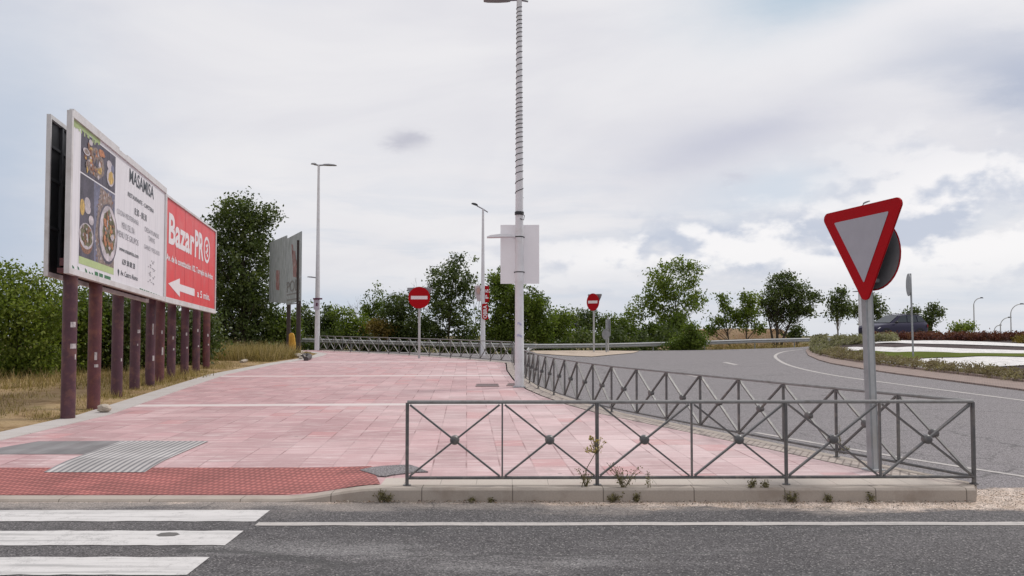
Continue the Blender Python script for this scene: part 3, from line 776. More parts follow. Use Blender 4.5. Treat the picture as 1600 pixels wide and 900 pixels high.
# sandy ground in front of the kerb's right end, and the pale island behind
def drape_fan(name, pix, mat, dz, zf=zroad):
    P = [hit(px, py, zf) for px, py in pix]
    mb = MB(); c = sum(P, Vector()) / len(P)
    vs_ = [(c.x, c.y, zf(c.x, c.y) + dz)] + [(p.x, p.y, zf(p.x, p.y) + dz) for p in P]
    n = len(P); mb.add(vs_, [(0, 1 + i, 1 + (i + 1) % n) for i in range(n)])
    return mb.build(name, mat)
struct(drape_fan('traffic_island', [(826, 548.6), (880, 548.3), (940, 548.3), (999, 549), (990, 552), (955, 555), (925, 558), (880, 556), (840, 553)][::-1], SANDM, 0.03))

# dry verge on the left, above the road sheet
mb = MB(); rows = []
vy = [9.45 + 0.6 * i for i in range(18)] + [20.5 + 1.5 * i for i in range(24)] + [56.5, 60, 66]
def zverge(x, y):
    e = lerpt(LEFT_O, y); d = e - x
    return zp(e, y) + 0.005 + 0.05 * sst(d, 0, 1.2) + 0.06 * (math.sin(x * 0.9 + y * 0.35) * math.sin(y * 0.6 - x * 0.2)) * sst(d, 0.3, 3)
for y in vy:
    e = lerpt(LEFT_O, y) - 0.03
    offs = [0, 0.3, 0.7, 1.2, 2, 3, 4.5, 6.5, 9, 13, 20, 40, 90, 200]
    rows.append([(e - o, y, zverge(e - o, y)) for o in offs][::-1])
mb.grid(rows)
front = rows[0]; mb.grid([[(x, 9.45, -0.3) for x, y, z in front], front])
struct(mb.build('verge', VERGE, ang=60))

# roundabout : apron, planted island with bands of gravel, mulch and turf
edge = [hit(px, py, zroad) for px, py in [(1262, 545.5), (1259, 549), (1263, 556), (1280, 563.5), (1300, 569), (1350, 577.5), (1400, 585), (1450, 591.5), (1500, 598), (1600, 611), (1750, 632)]]
inner = [hit(px, py, zroad) for px, py in [(1270, 545), (1267, 548), (1271, 553), (1286, 558.5), (1302, 562.5), (1350, 570), (1400, 576.5), (1450, 583), (1500, 589), (1600, 601.5), (1750, 621)]]
XE = [(p.y, p.x + 0.06) for p in inner[::-1]] + [(53, 19.6), (55, 22.6), (56, 27), (56.6, 40)]
XE = [q for i, q in enumerate(XE) if i == 0 or q[0] > max(p_[0] for p_ in XE[:i])]
def resample(P, n=60):
    d = [0]
    for a, b in zip(P, P[1:]): d.append(d[-1] + (b - a).length)
    out_ = []
    for i in range(n):
        s_ = d[-1] * i / (n - 1); j = max(k for k in range(len(d)) if d[k] <= s_ + 1e-9); j = min(j, len(P) - 2)
        out_.append(P[j].lerp(P[j + 1], (s_ - d[j]) / max(1e-9, d[j + 1] - d[j])))
    return out_
e_ = resample(edge); i_ = resample(inner)
mb = MB(); rows = []
for a, b in zip(e_, i_):
    za = zroad(a.x, a.y); zb_ = zroad(b.x, b.y)
    rows.append([(a.x, a.y, za - 0.05), (a.x, a.y, za + 0.05), (b.x, b.y, zb_ + 0.09), (b.x, b.y, zb_ + 0.16), (b.x + 0.12, b.y + 0.05, zb_ + 0.16), (b.x + 0.14, b.y + 0.05, zb_ - 0.05)])
mb.grid(rows); struct(mb.build('roundabout_apron', APRON, ang=25))
mb = MB(); rows = []
for i in range(44):
    y = XE[0][0] + (56.8 - XE[0][0]) * i / 43; e = lerpt(XE, y)
    rows.append([(e + (75 - e) * (k / 36) ** 1.7, y, zi(e + (75 - e) * (k / 36) ** 1.7, y)) for k in range(37)])
mb.grid(rows)
struct(mb.build('roundabout_ground', MULCH))
def band(name, upper, lower, mat, dz, n=60):
    U = resample([hit(px, py, zi) for px, py in upper], n); L = resample([hit(px, py, zi) for px, py in lower], n)
    mb = MB(); rows = []
    for j in range(7):
        v = j / 6
        rows.append([(q.x, q.y, zi(q.x, q.y) + dz) for q in (a.lerp(b, v) for a, b in zip(L, U))])
    mb.grid(rows); return struct(mb.build(name, mat))
band('white_gravel', [(1352, 565), (1420, 562.5), (1500, 560), (1600, 559), (1720, 558)], [(1366, 565), (1415, 571), (1450, 577.5), (1480, 578), (1520, 576.5), (1560, 574), (1600, 572), (1720, 569)], WGRAV, 0.035)
band('turf', [(1305, 551.5), (1400, 552), (1500, 553.5), (1600, 554.2), (1720, 555)], [(1318, 556), (1345, 561), (1368, 564.5), (1420, 562.3), (1500, 560), (1600, 559.3), (1720, 558.4)], TURF, 0.06)
band('white_gravel', [(1300, 545), (1350, 543.5), (1400, 544), (1500, 545.5), (1600, 548.5), (1720, 552)], [(1302, 550), (1400, 551.8), (1500, 553.3), (1600, 554), (1720, 554.8)], WGRAV, 0.035)
band('white_gravel', [(1365, 534), (1400, 532.5), (1480, 533), (1540, 535), (1600, 538), (1720, 543)], [(1368, 537.5), (1420, 537.5), (1500, 539), (1560, 541), (1600, 542.5), (1720, 546)], WGRAV, 0.035)

# ochre bank beyond the barrier
mb = MB(); rows = []
for i in range(25):
    y = 78 + 30 * i / 24; row = []
    for k in range(41):
        x = 12 + 36 * k / 40
        h_ = 1.80 * sst(x, 15, 17) * (1 - sst(x, 25.5, 28)) * sst(y, 79, 81.5) * (1 - sst(y, 96, 107)) * (1 + 0.05 * math.sin(x * 1.9) * math.sin(y * 0.9 + x * .7) + .03 * math.sin(x * 5.1 + y))
        row.append((x, y, zground(x, y) + 0.02 + h_))
    rows.append(row)
mb.grid(rows); struct(mb.build('hill', HILLM, ang=60))

# ================================================================== OBJECTS
def vec2(a): return Vector((math.cos(a), math.sin(a), 0))
# ------------------------------------------------------------------ lettering
def lettering(name, body, parent, O, U, V, N, box, mat, bold=0.0, off=0.006, shear=0.0, align='LEFT', lines=1):
    """text fitted into box (u0, v0, u1, v1) of the board plane with origin O, axes U V, normal N"""
    cu = bpy.data.curves.new(name, 'FONT'); cu.body = body; cu.size = 1.0; cu.offset = bold; cu.align_x = align
    cu.resolution_u = 3; cu.shear = shear
    to = bpy.data.objects.new(name, cu); COL.objects.link(to)
    dg = bpy.context.evaluated_depsgraph_get(); dg.update()
    me = bpy.data.meshes.new_from_object(to.evaluated_get(dg))
    bpy.data.objects.remove(to)
    co = np.empty(len(me.vertices) * 3); me.vertices.foreach_get('co', co); co = co.reshape(-1, 3)
    mn, mx = co[:, :2].min(0), co[:, :2].max(0)
    u0, v0, u1, v1 = box; off0 = Vector(root_loc(parent))
    W = np.empty_like(co)
    for i, p in enumerate(co):
        u = u0 + (p[0] - mn[0]) / (mx[0] - mn[0]) * (u1 - u0); v = v0 + (p[1] - mn[1]) / (mx[1] - mn[1]) * (v1 - v0)
        W[i] = O + U * u + V * v + N * off - off0
    me.vertices.foreach_set('co', W.ravel()); me.materials.clear(); me.materials.append(mat); me.update()
    o = bpy.data.objects.new(name, me); COL.objects.link(o); o.parent = parent
    return o

# ------------------------------------------------------------------ billboards
class Plane:
    def __init__(s, O, E, h, lean=0.05):
        s.O = Vector(O); d = Vector(E) - s.O; s.L = d.length; s.U = d.normalized()
        s.N = Vector((s.U.y * -1, s.U.x, 0)).normalized() * -1          # toward the pavement (+x)
        if s.N.x < 0: s.N = -s.N
        s.V = (Vector((0, 0, 1)) - s.U * s.U.z * 0).normalized(); s.h = h
    def P(s, u, v, n=0.0): return s.O + s.U * u + s.V * v + s.N * n
    def uv(s, px, py):
        d = ray(px, py); o = Vector((0, 0, CAMZ))
        k = (s.O - o).dot(s.N) / d.dot(s.N); q = o + d * k - s.O
        u = q.x * s.U.x + q.y * s.U.y; u /= (s.U.x ** 2 + s.U.y ** 2); v = q.z - s.U.z * u
        return u, v
    def bar(s, mb, u0, v0, u1, v1, n0, n1, mi=0):
        mb.prism([s.P(u0, v0, n0), s.P(u1, v0, n0), s.P(u1, v1, n0), s.P(u0, v1, n0)], s.N * (n1 - n0), mi)
    def boxpx(s, xl, yt, yb, xr, yrb):
        u0, v0 = s.uv(xl, yb); _, v1 = s.uv(xl, yt); u1, _ = s.uv(xr, yrb); return (u0, v0, u1, v1)
POSTPX = [(106, 650), (146, 636), (182, 618), (210, 607), (234, 602), (249, 597), (267, 591), (288, 586), (306, 581), (322, 576)]
def post_part(T, px, py, ztop, mat):
    p = hit(px, py, lambda x, y: 0.05); r = 0.128
    mb = MB(); n = 20
    mb.tube([(p.x, p.y, -0.3), (p.x, p.y, 1.2), (p.x, p.y, ztop)], r, n)
    o = mb.build('post', mat, T)
    return p, r, o
def stickers(po, p, r, items):
    for (z, ang, w_, h_) in items:
        mb = MB(); rows = []
        for j in range(5):
            a = ang + (j - 2) * w_ / 4 / r
            rows.append([(p.x + math.cos(a) * (r + 0.002), p.y + math.sin(a) * (r + 0.002), z + q) for q in (-h_ / 2, h_ / 2)])
        mb.grid(rows); o = mb.build('sticker', STICK, po)
def white_billboard():
    O = at(105, 427, 15.6); E = at(256, 471, 22.9); pl = Plane(O, E, 2.98)
    T = thing('billboard', (O.x - 0.3, (O.y + E.y) / 2, 0), 'white restaurant billboard with food photos and dark text on maroon tube posts', 'billboard')
    mb = MB(); L, H = pl.L, pl.h
    pl.bar(mb, 0.02, 0.02, L - 0.02, H - 0.02, -0.05, 0.0); mb.build('panel', BWHITE, T, smooth=False)
    mb = MB(); w_ = 0.11
    pl.bar(mb, 0, 0, L, w_, -0.06, 0.035); pl.bar(mb, 0, H - w_, L, H, -0.06, 0.035)
    pl.bar(mb, 0, w_, 0.09, H - w_, -0.06, 0.033); pl.bar(mb, L - 0.09, w_, L, H - w_, -0.06, 0.033)
    mb.build('frame', FRAMEW, T, smooth=False)
    # weathered top flashing, part of it missing
    mb = MB(); pl.bar(mb, 0.1, H + 0.002, 3.0, H + 0.05, -0.05, 0.03); pl.bar(mb, 3.65, H + 0.002, L, H + 0.035, -0.05, 0.03)
    mb.build('top_cap', FRAMEW, T, smooth=False)
    # food photograph print
    mb = MB()
    def poly(pp, mi, n): mb.prism([pl.P(u, v, n) for u, v in pp], pl.N * 0.0008, mi)
    u0 = pl.uv(125, 300)[0]; u1 = pl.uv(179, 330)[0]; vb = pl.uv(119, 398)[1]; vt = pl.uv(125, 201)[1]
    vm = pl.uv(123, 268)[1]; W_ = u1 - u0
    poly([(u0, vb), (u1, vb), (u1, vm), (u0, vm)], 1, 0.002); poly([(u0, vm + 0.03), (u1, vm + 0.03), (u1, vt), (u0, vt)], 0, 0.002)
    poly([(u0, vb - 0.14), (u1, vb - 0.14), (u1, vb - 0.0), (u0, vb + 0.0)], 2, 0.0025)
    for i in range(1, 5): poly([(u0 + W_ * i * .2 - .01, vm + .03), (u0 + W_ * i * .2 + .01, vm + .03), (u0 + W_ * i * .2 + .01, vt), (u0 + W_ * i * .2 - .01, vt)], 10, 0.003)
    poly([(u0, vb), (u0 + W_ * .40, vb), (u0 + W_ * .36, vm), (u0, vm)], 0, 0.003)
    poly([(u0 + W_ * .52, vb), (u1, vb), (u1, vb + .5), (u0 + W_ * .9, vm - .1), (u0 + W_ * .55, vm - 0.02), (u0 + W_ * .42, vb + .55)], 3, 0.0035)
    def ell(cu_, cv, a, b, mi, n, k=22, rag=0.0):
        poly([(u0 + W_ * cu_ + a * math.cos(q * 2 * math.pi / k) * (1 + random.uniform(-rag, rag)), cv + b * math.sin(q * 2 * math.pi / k) * (1 + random.uniform(-rag, rag))) for q in range(k)], mi, n)
    Hh = vm - vb; Ht = vt - vm
    for i in range(170):
        ell(random.uniform(.44, .98), vb + Hh * random.uniform(.01, .98), random.uniform(.015, .04), random.uniform(.015, .04), random.choice((3, 8, 3, 0, 4)), .0038 + i * .000003, 6, .3)
    # lower photo: large oval plate on burlap, bowl, cups
    ell(.80, vb + Hh * .42, W_ * .30, Hh * .40, 0, .0045); ell(.81, vb + Hh * .43, W_ * .27, Hh * .37, 4, .0055); ell(.82, vb + Hh * .44, W_ * .20, Hh * .29, 6, .0065, 24, .15)
    for i in range(60):
        q = random.uniform(0, 6.28); r_ = random.uniform(0, 1) ** .5
        ell(.82 + r_ * math.cos(q) * .16, vb + Hh * (.44 + r_ * math.sin(q) * .24), random.uniform(.025, .09), random.uniform(.025, .09), random.choice((5, 5, 6, 6, 7, 4, 8, 8, 3)), .0075 + i * .0002, 9, .3)
    ell(.18, vb + Hh * .20, W_ * .17, Hh * .15, 8, .0045); ell(.18, vb + Hh * .27, W_ * .19, Hh * .16, 4, .0055); ell(.18, vb + Hh * .28, W_ * .155, Hh * .13, 6, .0065, 20, .12)
    for i in range(40): ell(.18 + random.uniform(-.11, .11), vb + Hh * (.28 + random.uniform(-.09, .09)), random.uniform(.02, .06), random.uniform(.02, .06), random.choice((6, 6, 8, 4, 8, 3)), .0075 + i * .0002, 9, .3)
    ell(.06, vb + Hh * .60, W_ * .06, Hh * .10, 7, .0055); ell(.19, vb + Hh * .68, W_ * .08, Hh * .07, 4, .006); ell(.2, vb + Hh * .61, W_ * .08, Hh * .06, 4, .0065); ell(.30, vb + Hh * .49, W_ * .07, Hh * .06, 4, .0065)
    # upper photo: board of toast, cups, glass, plate with yellow food
    ell(.40, vm + Ht * .48, W_ * .25, Ht * .34, 9, .0045, 20, .12)
    for i in range(80): ell(.36 + random.uniform(-.25, .2), vm + Ht * (.45 + random.uniform(-.3, .3)), random.uniform(.03, .10), random.uniform(.02, .08), random.choice((5, 8, 9, 3, 4, 8, 3, 0, 7)), .0055 + i * .0001, 9, .3)
    ell(.13, vm + Ht * .57, W_ * .09, Ht * .08, 4, .014); ell(.13, vm + Ht * .57, W_ * .06, Ht * .05, 9, .015); ell(.55, vm + Ht * .80, W_ * .1, Ht * .09, 5, .014, 14, .2); ell(.24, vm + Ht * .86, W_ * .05, Ht * .07, 4, .014)
    ell(.84, vm + Ht * .36, W_ * .13, Ht * .26, 0, .005); ell(.84, vm + Ht * .37, W_ * .115, Ht * .23, 4, .006); ell(.85, vm + Ht * .36, W_ * .08, Ht * .17, 7, .007, 14, .2); ell(.8, vm + Ht * .66, W_ * .08, Ht * .12, 4, .008); ell(.9, vm + Ht * .62, W_ * .05, Ht * .1, 1, .009)
    mb.build('photo_print', [SLATE, SLATEB, LEAFPR, CLOTH, DISH, FOODO, FOODG, FOODY, FOODB, CLOTH, DARKM], T, smooth=False)
    def tx(body, b, mat, bold=0.0): lettering('lettering', body, T, pl.O, pl.U, pl.V, pl.N, pl.boxpx(*b), mat, bold)
    tx('MASAMISA', (202, 262, 284, 240, 309), INKD, 0.012)
    u0_, v0_, u1_, v1_ = pl.boxpx(202, 262, 284, 240, 309)
    tx('RESTAURANTE - CAFETERIA', (199.5, 299, 306, 240, 332), INKD, 0.008)
    tx('8:30 - 00:30', (210, 324, 335, 229, 342), INKD, 0.004)
    tx('COCINA MEDITERRANEA', (182.5, 325, 333, 216.5, 351), INKG)
    tx('MENU DEL DIA', (190, 346, 356, 210, 366), INKG)
    tx('MENU DE GRUPOS', (183, 358, 368, 216, 382), INKG)
    tx('DESAYUNOS', (226, 353.5, 361, 248, 371), INKG)
    tx('TAPAS', (231.5, 368, 376, 241.5, 380), INKG)
    tx('CARNES Y PESCADOS', (225, 381, 388, 249, 397), INKG)
    tx('www.masamisa.com', (186, 384, 391, 216, 403), INKD, 0.006)
    tx('629 38 88 28', (190.7, 404, 413, 210.5, 421), INKD, 0.012)
    tx('Av. Castro Alonso', (188, 421.5, 430, 215, 438), INKD, 0.006)
    # map pin, plant drawing, green marks along the bottom
    mb = MB()
    def mark(pp, mi=0): mb.prism([pl.P(*pl.uv(a, b), 0.004) for a, b in pp], pl.N * 0.002, mi)
    mark([(184.5, 420), (186.2, 423), (185.8, 427), (185, 431.5), (184, 426), (183.6, 422)], 0)
    for (a, b, s_) in [(108.5, 414, 1), (114, 418, 1), (122, 419, .8), (134, 423, 1), (140, 427.5, .9), (144, 428, .7)]:
        mark([(a - 1.5 * s_, b - 4 * s_), (a + 1.2 * s_, b - 1 * s_), (a + 2.2 * s_, b + 4 * s_), (a - 0.5 * s_, b + 2 * s_)], 1)
    for (a, w_) in [(148, 5), (155, 5.5), (163, 4), (167.5, 5)]:
        y_ = 424 + (a - 148) * 0.36
        mark([(a, y_), (a + w_, y_ + w_ * .36), (a + w_, y_ + 7 + w_ * .36), (a, y_ + 7)], 1)
    for a in (218, 221, 224.5, 228, 231, 235, 239, 243, 247): 
        y_ = 450 + (a - 218) * 0.37; mark([(a, y_), (a + 2.2, y_ + .8), (a + 2.2, y_ + 4.2), (a, y_ + 3.6)], 1)
    for i in range(26):
        a = 236 + 3.5 * math.sin(i * .8) + random.uniform(-2, 2); b = 407 + i * 1.45
        mark([(a, b), (a + 1.3, b + .6), (a + .8, b + 1.9), (a - .5, b + 1.2)], 2)
    mb.build('printed_mark', [INKD, INKGR, INKG], T, smooth=False)
    # green algae streak left on the top margin
    mb = MB()
    for i in range(26):
        u = 0.15 + i * 0.062; pl.bar(mb, u, H - .125 - random.uniform(.05, .16), u + .05, H - .115, 0.003, 0.005)
    mb.build('stain', LEAFPR, T, smooth=False)
    for k in range(5):
        p, r, po = post_part(T, *POSTPX[k], pl.O.z + 0.6 - k * 0.06, POSTR if k == 1 else POST)
        a0 = math.atan2(-p.y, -p.x) + 0.5
        stickers(po, p, r, [[(1.75, a0, .1, .1), (1.35, a0 + .1, .12, .09), (1.15, a0 + .45, .03, .1)], [(1.1, a0 - .3, .05, .16), (0.9, a0 - .2, .08, .06)], [(.9, a0 + .3, .04, .07)], [(1.55, a0 + .3, .1, .09), (1.2, a0, .03, .05)], [(1.6, a0, .04, .3), (.8, a0 + .2, .06, .14)]][k])
    # rear cross beam between the posts
    mb = MB(); pl.bar(mb, 0.2, 0.16, L - 0.1, 0.30, -0.20, -0.065); pl.bar(mb, 0.2, 0.03, L - 0.1, 0.12, -0.24, -0.065); mb.build('beam', POSTR, T, smooth=False)
    return pl
PLW = white_billboard()
def red_billboard():
    O = at(256.5, 471.5, 23.0); E = at(335.5, 490, 30.0); pl = Plane(O, E, 2.88)
    T = thing('billboard', (O.x - 0.3, (O.y + E.y) / 2, 0), 'red bazaar billboard with a white arrow, behind the white restaurant board', 'billboard')
    mb = MB(); L, H = pl.L, pl.h
    pl.bar(mb, 0.02, 0.02, L - 0.02, H - 0.02, -0.05, 0.0); mb.build('panel', BRED, T, smooth=False)
    mb = MB()
    pl.bar(mb, 0, 0, L, 0.14, -0.06, 0.035); pl.bar(mb, 0, H - .06, L, H, -0.06, 0.035); pl.bar(mb, 0, .14, .05, H - .06, -.06, .033); pl.bar(mb, L - .1, .14, L, H - .06, -.06, .033)
    mb.build('frame', FRAMEW, T, smooth=False)
    mb = MB(); 
    for i in range(1, 6): pl.bar(mb, L * i / 6 - .006, .14, L * i / 6 + .006, H - .06, 0.0006, 0.002)
    mb.build('panel_joint', plain('red_joint', (0.36, 0.02, 0.03)), T, smooth=False)
    def tx(body, b, mat, bold=0.0): lettering('lettering', body, T, pl.O, pl.U, pl.V, pl.N, b if len(b) == 4 else pl.boxpx(*b), mat, bold)
    b = pl.boxpx(263.2, 331, 380.5, 303, 397.5); tx('Bazar', b, INKW, 0.028)
    b2 = pl.boxpx(304, 360, 397, 317.5, 402.5); tx('PR', (b2[0], b[1], b2[2], b[3]), INKW, 0.028)
    b3 = pl.uv(318.2, 385)[0], pl.uv(327.6, 390)[0]; cu_, hw = (b3[0] + b3[1]) / 2, (b3[1] - b3[0]) / 2; cv, hv = (b[1] + b[3]) / 2, (b[3] - b[1]) / 2
    mb = MB(); k = 32                                         # the O is a ring with a small globe-like figure inside
    ring = lambda s_: [pl.P(cu_ + hw * s_ * math.cos(q * 2 * math.pi / k), cv + hv * s_ * math.sin(q * 2 * math.pi / k), .006) for q in range(k)]
    mb.grid([ring(.78) + [ring(.78)[0]], ring(1.02) + [ring(1.02)[0]]])
    for (du, dv, a_, b_) in [(-.1, .3, .28, .12), (.15, .02, .2, .2), (-.2, -.2, .22, .14), (.2, -.4, .2, .13), (.28, .42, .14, .1)]:
        mb.prism([pl.P(cu_ + hw * (du + a_ * math.cos(q * .6283)), cv + hv * (dv + b_ * math.sin(q * .6283)), .005) for q in range(10)], pl.N * .002)
    mb.build('emblem', INKW, T, smooth=False)
    tx('Av. de la constitución 102. Torrejón de Ardoz', (259.5, 395, 409, 332, 441), INKW, 0.03)
    tx('a 5 min.', (307.8, 452.5, 464, 327.4, 470.5), INKW, 0.02)
    mb = MB()
    A = [pl.uv(*q) for q in [(262.6, 442.8), (280.7, 464), (280.7, 455), (303.7, 463), (303.7, 451.5), (280.7, 443.8), (280.7, 435)]]
    mb.prism([pl.P(u, v, .004) for u, v in A], pl.N * .002); mb.build('arrow', INKW, T, smooth=False)
    for k in range(5, 10):
        p, r, po = post_part(T, *POSTPX[k], pl.O.z + 0.5 - (k - 5) * 0.08, POSTR if k in (5, 9) else POST)
        a0 = math.atan2(-p.y, -p.x) + 0.4
        stickers(po, p, r, [(1.3 + .1 * (k % 3), a0, .05, .1), (.95, a0 + .2, .05, .22 if k == 5 else .06)])
    mb = MB(); pl.bar(mb, 0.2, 0.1, L - 0.1, 0.3, -0.22, -0.065); mb.build('beam', POSTR, T, smooth=False)
red_billboard()
def back_billboard():
    O = at(74.5, 431, 15.75); d = PLW.U; pl = Plane(O, O + d * 7.3, 2.98)
    T = thing('billboard', (O.x, O.y + 3.6, 0), 'white framed billboard facing away with its dark open back behind the restaurant board', 'billboard')
    mb = MB(); L, H = pl.L, pl.h
    pl.bar(mb, 0.04, 0.04, L - 0.04, H - 0.04, -0.072, -0.06); mb.build('panel', plain('dark_back_sheet', (0.016, 0.017, 0.02), .5), T, smooth=False)
    mb = MB()
    pl.bar(mb, 0, 0, L, .08, -.075, .0); pl.bar(mb, 0, H - .08, L, H, -.075, .0); pl.bar(mb, 0, .08, .05, H - .08, -.075, .0); pl.bar(mb, L - .1, .08, L, H - .08, -.075, .0)
    mb.build('frame', FRAMEW, T, smooth=False)
    mb = MB()
    for i in range(1, 12): pl.bar(mb, .09 + i * .6 - .04, .08, .09 + i * .6 + .04, H - .08, -.059, -.01)
    for v in (.9, 1.8, 2.4): pl.bar(mb, .09, v, L - .1, v + .05, -.058, -.03)
    mb.build('stud', plain('dark_stud', (0.05, 0.052, 0.06), 0.5, 0.2), T, smooth=False)
    mb = MB()                                   # arms that tie this board to the shared tube posts
    for v in (.25, 1.6):
        for u in (1.2, 3.4, 5.6): pl.bar(mb, u, v, u + .1, v + .1, -.01, .16)
    mb.build('bracket', POSTR, T, smooth=False)
back_billboard()
def old_billboard():
    a = at(471, 470, 44.3); b = at(448, 474, 49.5); c_ = at(421, 476, 56.5)
    T = thing('billboard', (a.x, a.y, 0), 'weathered grey zinc billboard with faded red figures on two dark posts', 'billboard')
    k = lambda p, ytop: CAMZ + (503 - ytop) / F * p.y
    mb = MB()
    for (p, q, tp, tq, bp, bq) in [(a, b, 361, 373, 470, 476), (b, c_, 367.5, 379, 474, 472)]:
        d = (q - p).normalized(); n_ = Vector((d.y, -d.x, 0))
        q2 = p.lerp(q, 0.985)
        rows = []
        for i in range(7):
            u = i / 6; g = p.lerp(q2, u); bow = 0.0
            zt = k(p, tp) * (1 - u) + k(q, tq) * u; zb_ = k(p, bp) * (1 - u) + k(q, bq) * u
            rows.append([(g.x + bow, g.y, zb_), (g.x + bow, g.y, (zb_ + zt) / 2), (g.x + bow * 1.3, g.y, zt)])
        mb.grid(rows); mb.grid([[(x - .05, y, z) for x, y, z in r_] for r_ in rows][::-1])
        mb.prism([Vector(rows[0][0]), Vector(rows[0][2]), Vector(rows[0][2]) - Vector((.05, 0, 0)), Vector(rows[0][0]) - Vector((.05, 0, 0))], (0, -.01, 0))
    mb.build('panel', ZINC, T, smooth=True)
    # faded red figures and grey letters, on the sheets
    def onb(u, z, p, q, n=-.062): g = p.lerp(q, u); return Vector((g.x + n, g.y, z))
    mb = MB()
    for (u0, u1, zs) in [(.25, .55, (4.15, 5.7)), (.42, .62, (5.0, 6.1)), (.18, .34, (4.3, 5.2))]:
        mb.prism([onb(u0, zs[0], a, b), onb(u1 - .08, zs[0] + .1, a, b), onb(u1, zs[1], a, b), onb(u0 + .1, zs[1] - .1, a, b)], (-.004, 0, 0))
    for (u0, u1, zs) in [(.35, .55, (3.7, 5.0))]:
        mb.prism([onb(u0, zs[0], b, c_, -.062), onb(u1, zs[0] + .1, b, c_, -.062), onb(u1, zs[1], b, c_, -.062), onb(u0, zs[1] - .1, b, c_, -.062)], (.004, 0, 0))
    mb.build('printed_mark', plain('faded_red_print', (0.22, 0.10, 0.095), 0.6, 0, 0.5, 5, (0.36, 0.34, 0.34), 0.8, 3), T, smooth=False)
    O = onb(.95, 3.45, a, b, -.066); E = onb(.05, 3.45, a, b, -.066); U = (E - O).normalized(); L = (E - O).length
    gr = plain('faded_grey_print', (0.17, 0.165, 0.165), 0.6, 0, 0.3, 8)
    lettering('lettering', 'POLI', T, O, U, Vector((0, 0, 1)), Vector((-1, 0, 0)), (0.1, 0, L - .1, .62), gr, .01, .0)
    mb = MB()
    for z in (2.75, 3.0, 3.3): mb.prism([O + U * .1 + Vector((0, 0, z - 3.45)), E + Vector((0, 0, z - 3.45)), E + Vector((0, 0, z - 3.39)), O + U * .1 + Vector((0, 0, z - 3.39))], (.004, 0, 0))
    mb.build('printed_mark', gr, T, smooth=False)
    for (px, py, D, tz) in [(466.5, 557, 45.0, CAMZ + (503 - 375) / F * 45), (451, 548, 51.5, 4.2)]:
        g = at(px, 503, D); mb = MB(); mb.box((g.x, g.y, (tz - .3) / 2), (.20, .20, tz + .3)); mb.box((g.x, g.y, .06), (.36, .36, .1))
        mb.build('post', plain('dark_rusty_post', (0.035, 0.022, 0.02), .6, 0, .4, 5), T, smooth=False)
old_billboard()

def flat_bar(mb, a, b, nn, wi, wn):
    d = (b - a).normalized(); s_ = d.cross(nn).normalized() * wi / 2; n2 = nn.normalized() * wn / 2
    mb.add([a - s_ - n2, a + s_ - n2, a + s_ + n2, a - s_ + n2, b - s_ - n2, b + s_ - n2, b + s_ + n2, b - s_ + n2], [(3, 2, 1, 0), (4, 5, 6, 7), (0, 1, 5, 4), (1, 2, 6, 5), (2, 3, 7, 6), (3, 0, 4, 7)])
# ------------------------------------------------------------------ pedestrian fences
def fence(name, path, npan, label, post_every=2):
    """path: plan polyline; npan panels of equal length"""
    P = [Vector((x, y, 0)) for x, y in path]; d = [0]
    for a, b in zip(P, P[1:]): d.append(d[-1] + (b - a).length)
    def pt(s_):
        s_ = min(max(s_, 0), d[-1]); j = 0
        while j < len(d) - 2 and d[j + 1] < s_: j += 1
        return P[j].lerp(P[j + 1], (s_ - d[j]) / (d[j + 1] - d[j]))
    K = [pt(d[-1] * i / npan) for i in range(npan + 1)]
    T = thing(name, (K[0].x, K[0].y, 0), label, 'fence')
    up = lambda p, z: Vector((p.x, p.y, z))
    ZT, ZB = 0.915, 0.085
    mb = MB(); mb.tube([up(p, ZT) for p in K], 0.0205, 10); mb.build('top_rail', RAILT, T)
    mb = MB(); mb.tube([up(p, ZB) for p in K], 0.0175, 10); mb.build('bottom_rail', RAILP, T)
    for i, p in enumerate(K):
        mb = MB()
        if i % post_every == 0 or i == npan:
            mb.tube([up(p, -0.03), up(p, ZT - .006)], 0.021 if i % npan else 0.0195, 10); mb.tube([up(p, 0.0), up(p, 0.012)], .045, 12)
            mb.build('post', RAILP, T)
        else:
            e2 = (K[min(i + 1, npan)] - K[max(i - 1, 0)]).normalized(); flat_bar(mb, up(p, ZB), up(p, ZT - .01), Vector((e2.y, -e2.x, 0)), .018, .040); mb.build('baluster', RAILB, T, smooth=False)
    for a, b in zip(K, K[1:]):
        e = (b - a); L = e.length; e.normalize(); c_ = (a + b) / 2; nn = Vector((e.y, -e.x, 0))
        mb = MB(); g = .012
        flat_bar(mb, up(a + e * .03, ZB + .02), up(b - e * .03, ZT - .03), nn, .019, .040)
        flat_bar(mb, up(a + e * .03, ZT - .03), up(b - e * .03, ZB + .02), nn, .0188, .0385)
        mb.build('cross_bar', RAILB, T, smooth=False)
        mb = MB(); cz = Vector((c_.x, c_.y, (ZT + ZB) / 2))
        mb.tube([cz - nn * .052, cz - nn * .046, cz - nn * .03, cz + nn * .03, cz + nn * .046, cz + nn * .052], [.02, .040, .052, .052, .040, .02], 16)
        mb.build('knob', RAILP, T)
    return T
fence('pedestrian_fence', [(-1.155, 9.58), (5.13, 9.66)], 6, 'grey steel fence of crossed bars along the front kerb of the pink pavement')
side = [(5.13, 9.68)] + [(x - 0.18, y) for y, x in RIGHT[2:9]]
fence('pedestrian_fence', side + [(0.06, 37.9)], 28, 'grey steel fence of crossed bars running back beside the roundabout road')
fence('pedestrian_fence', [(0.0, 38.1), (-.75, 39.5), (-2.85, 43.2), (-5.8, 47.2), (-9.7, 51.7), (-12.2, 54.9)], 20, 'distant grey steel fence of crossed bars across the far end of the pink pavement')

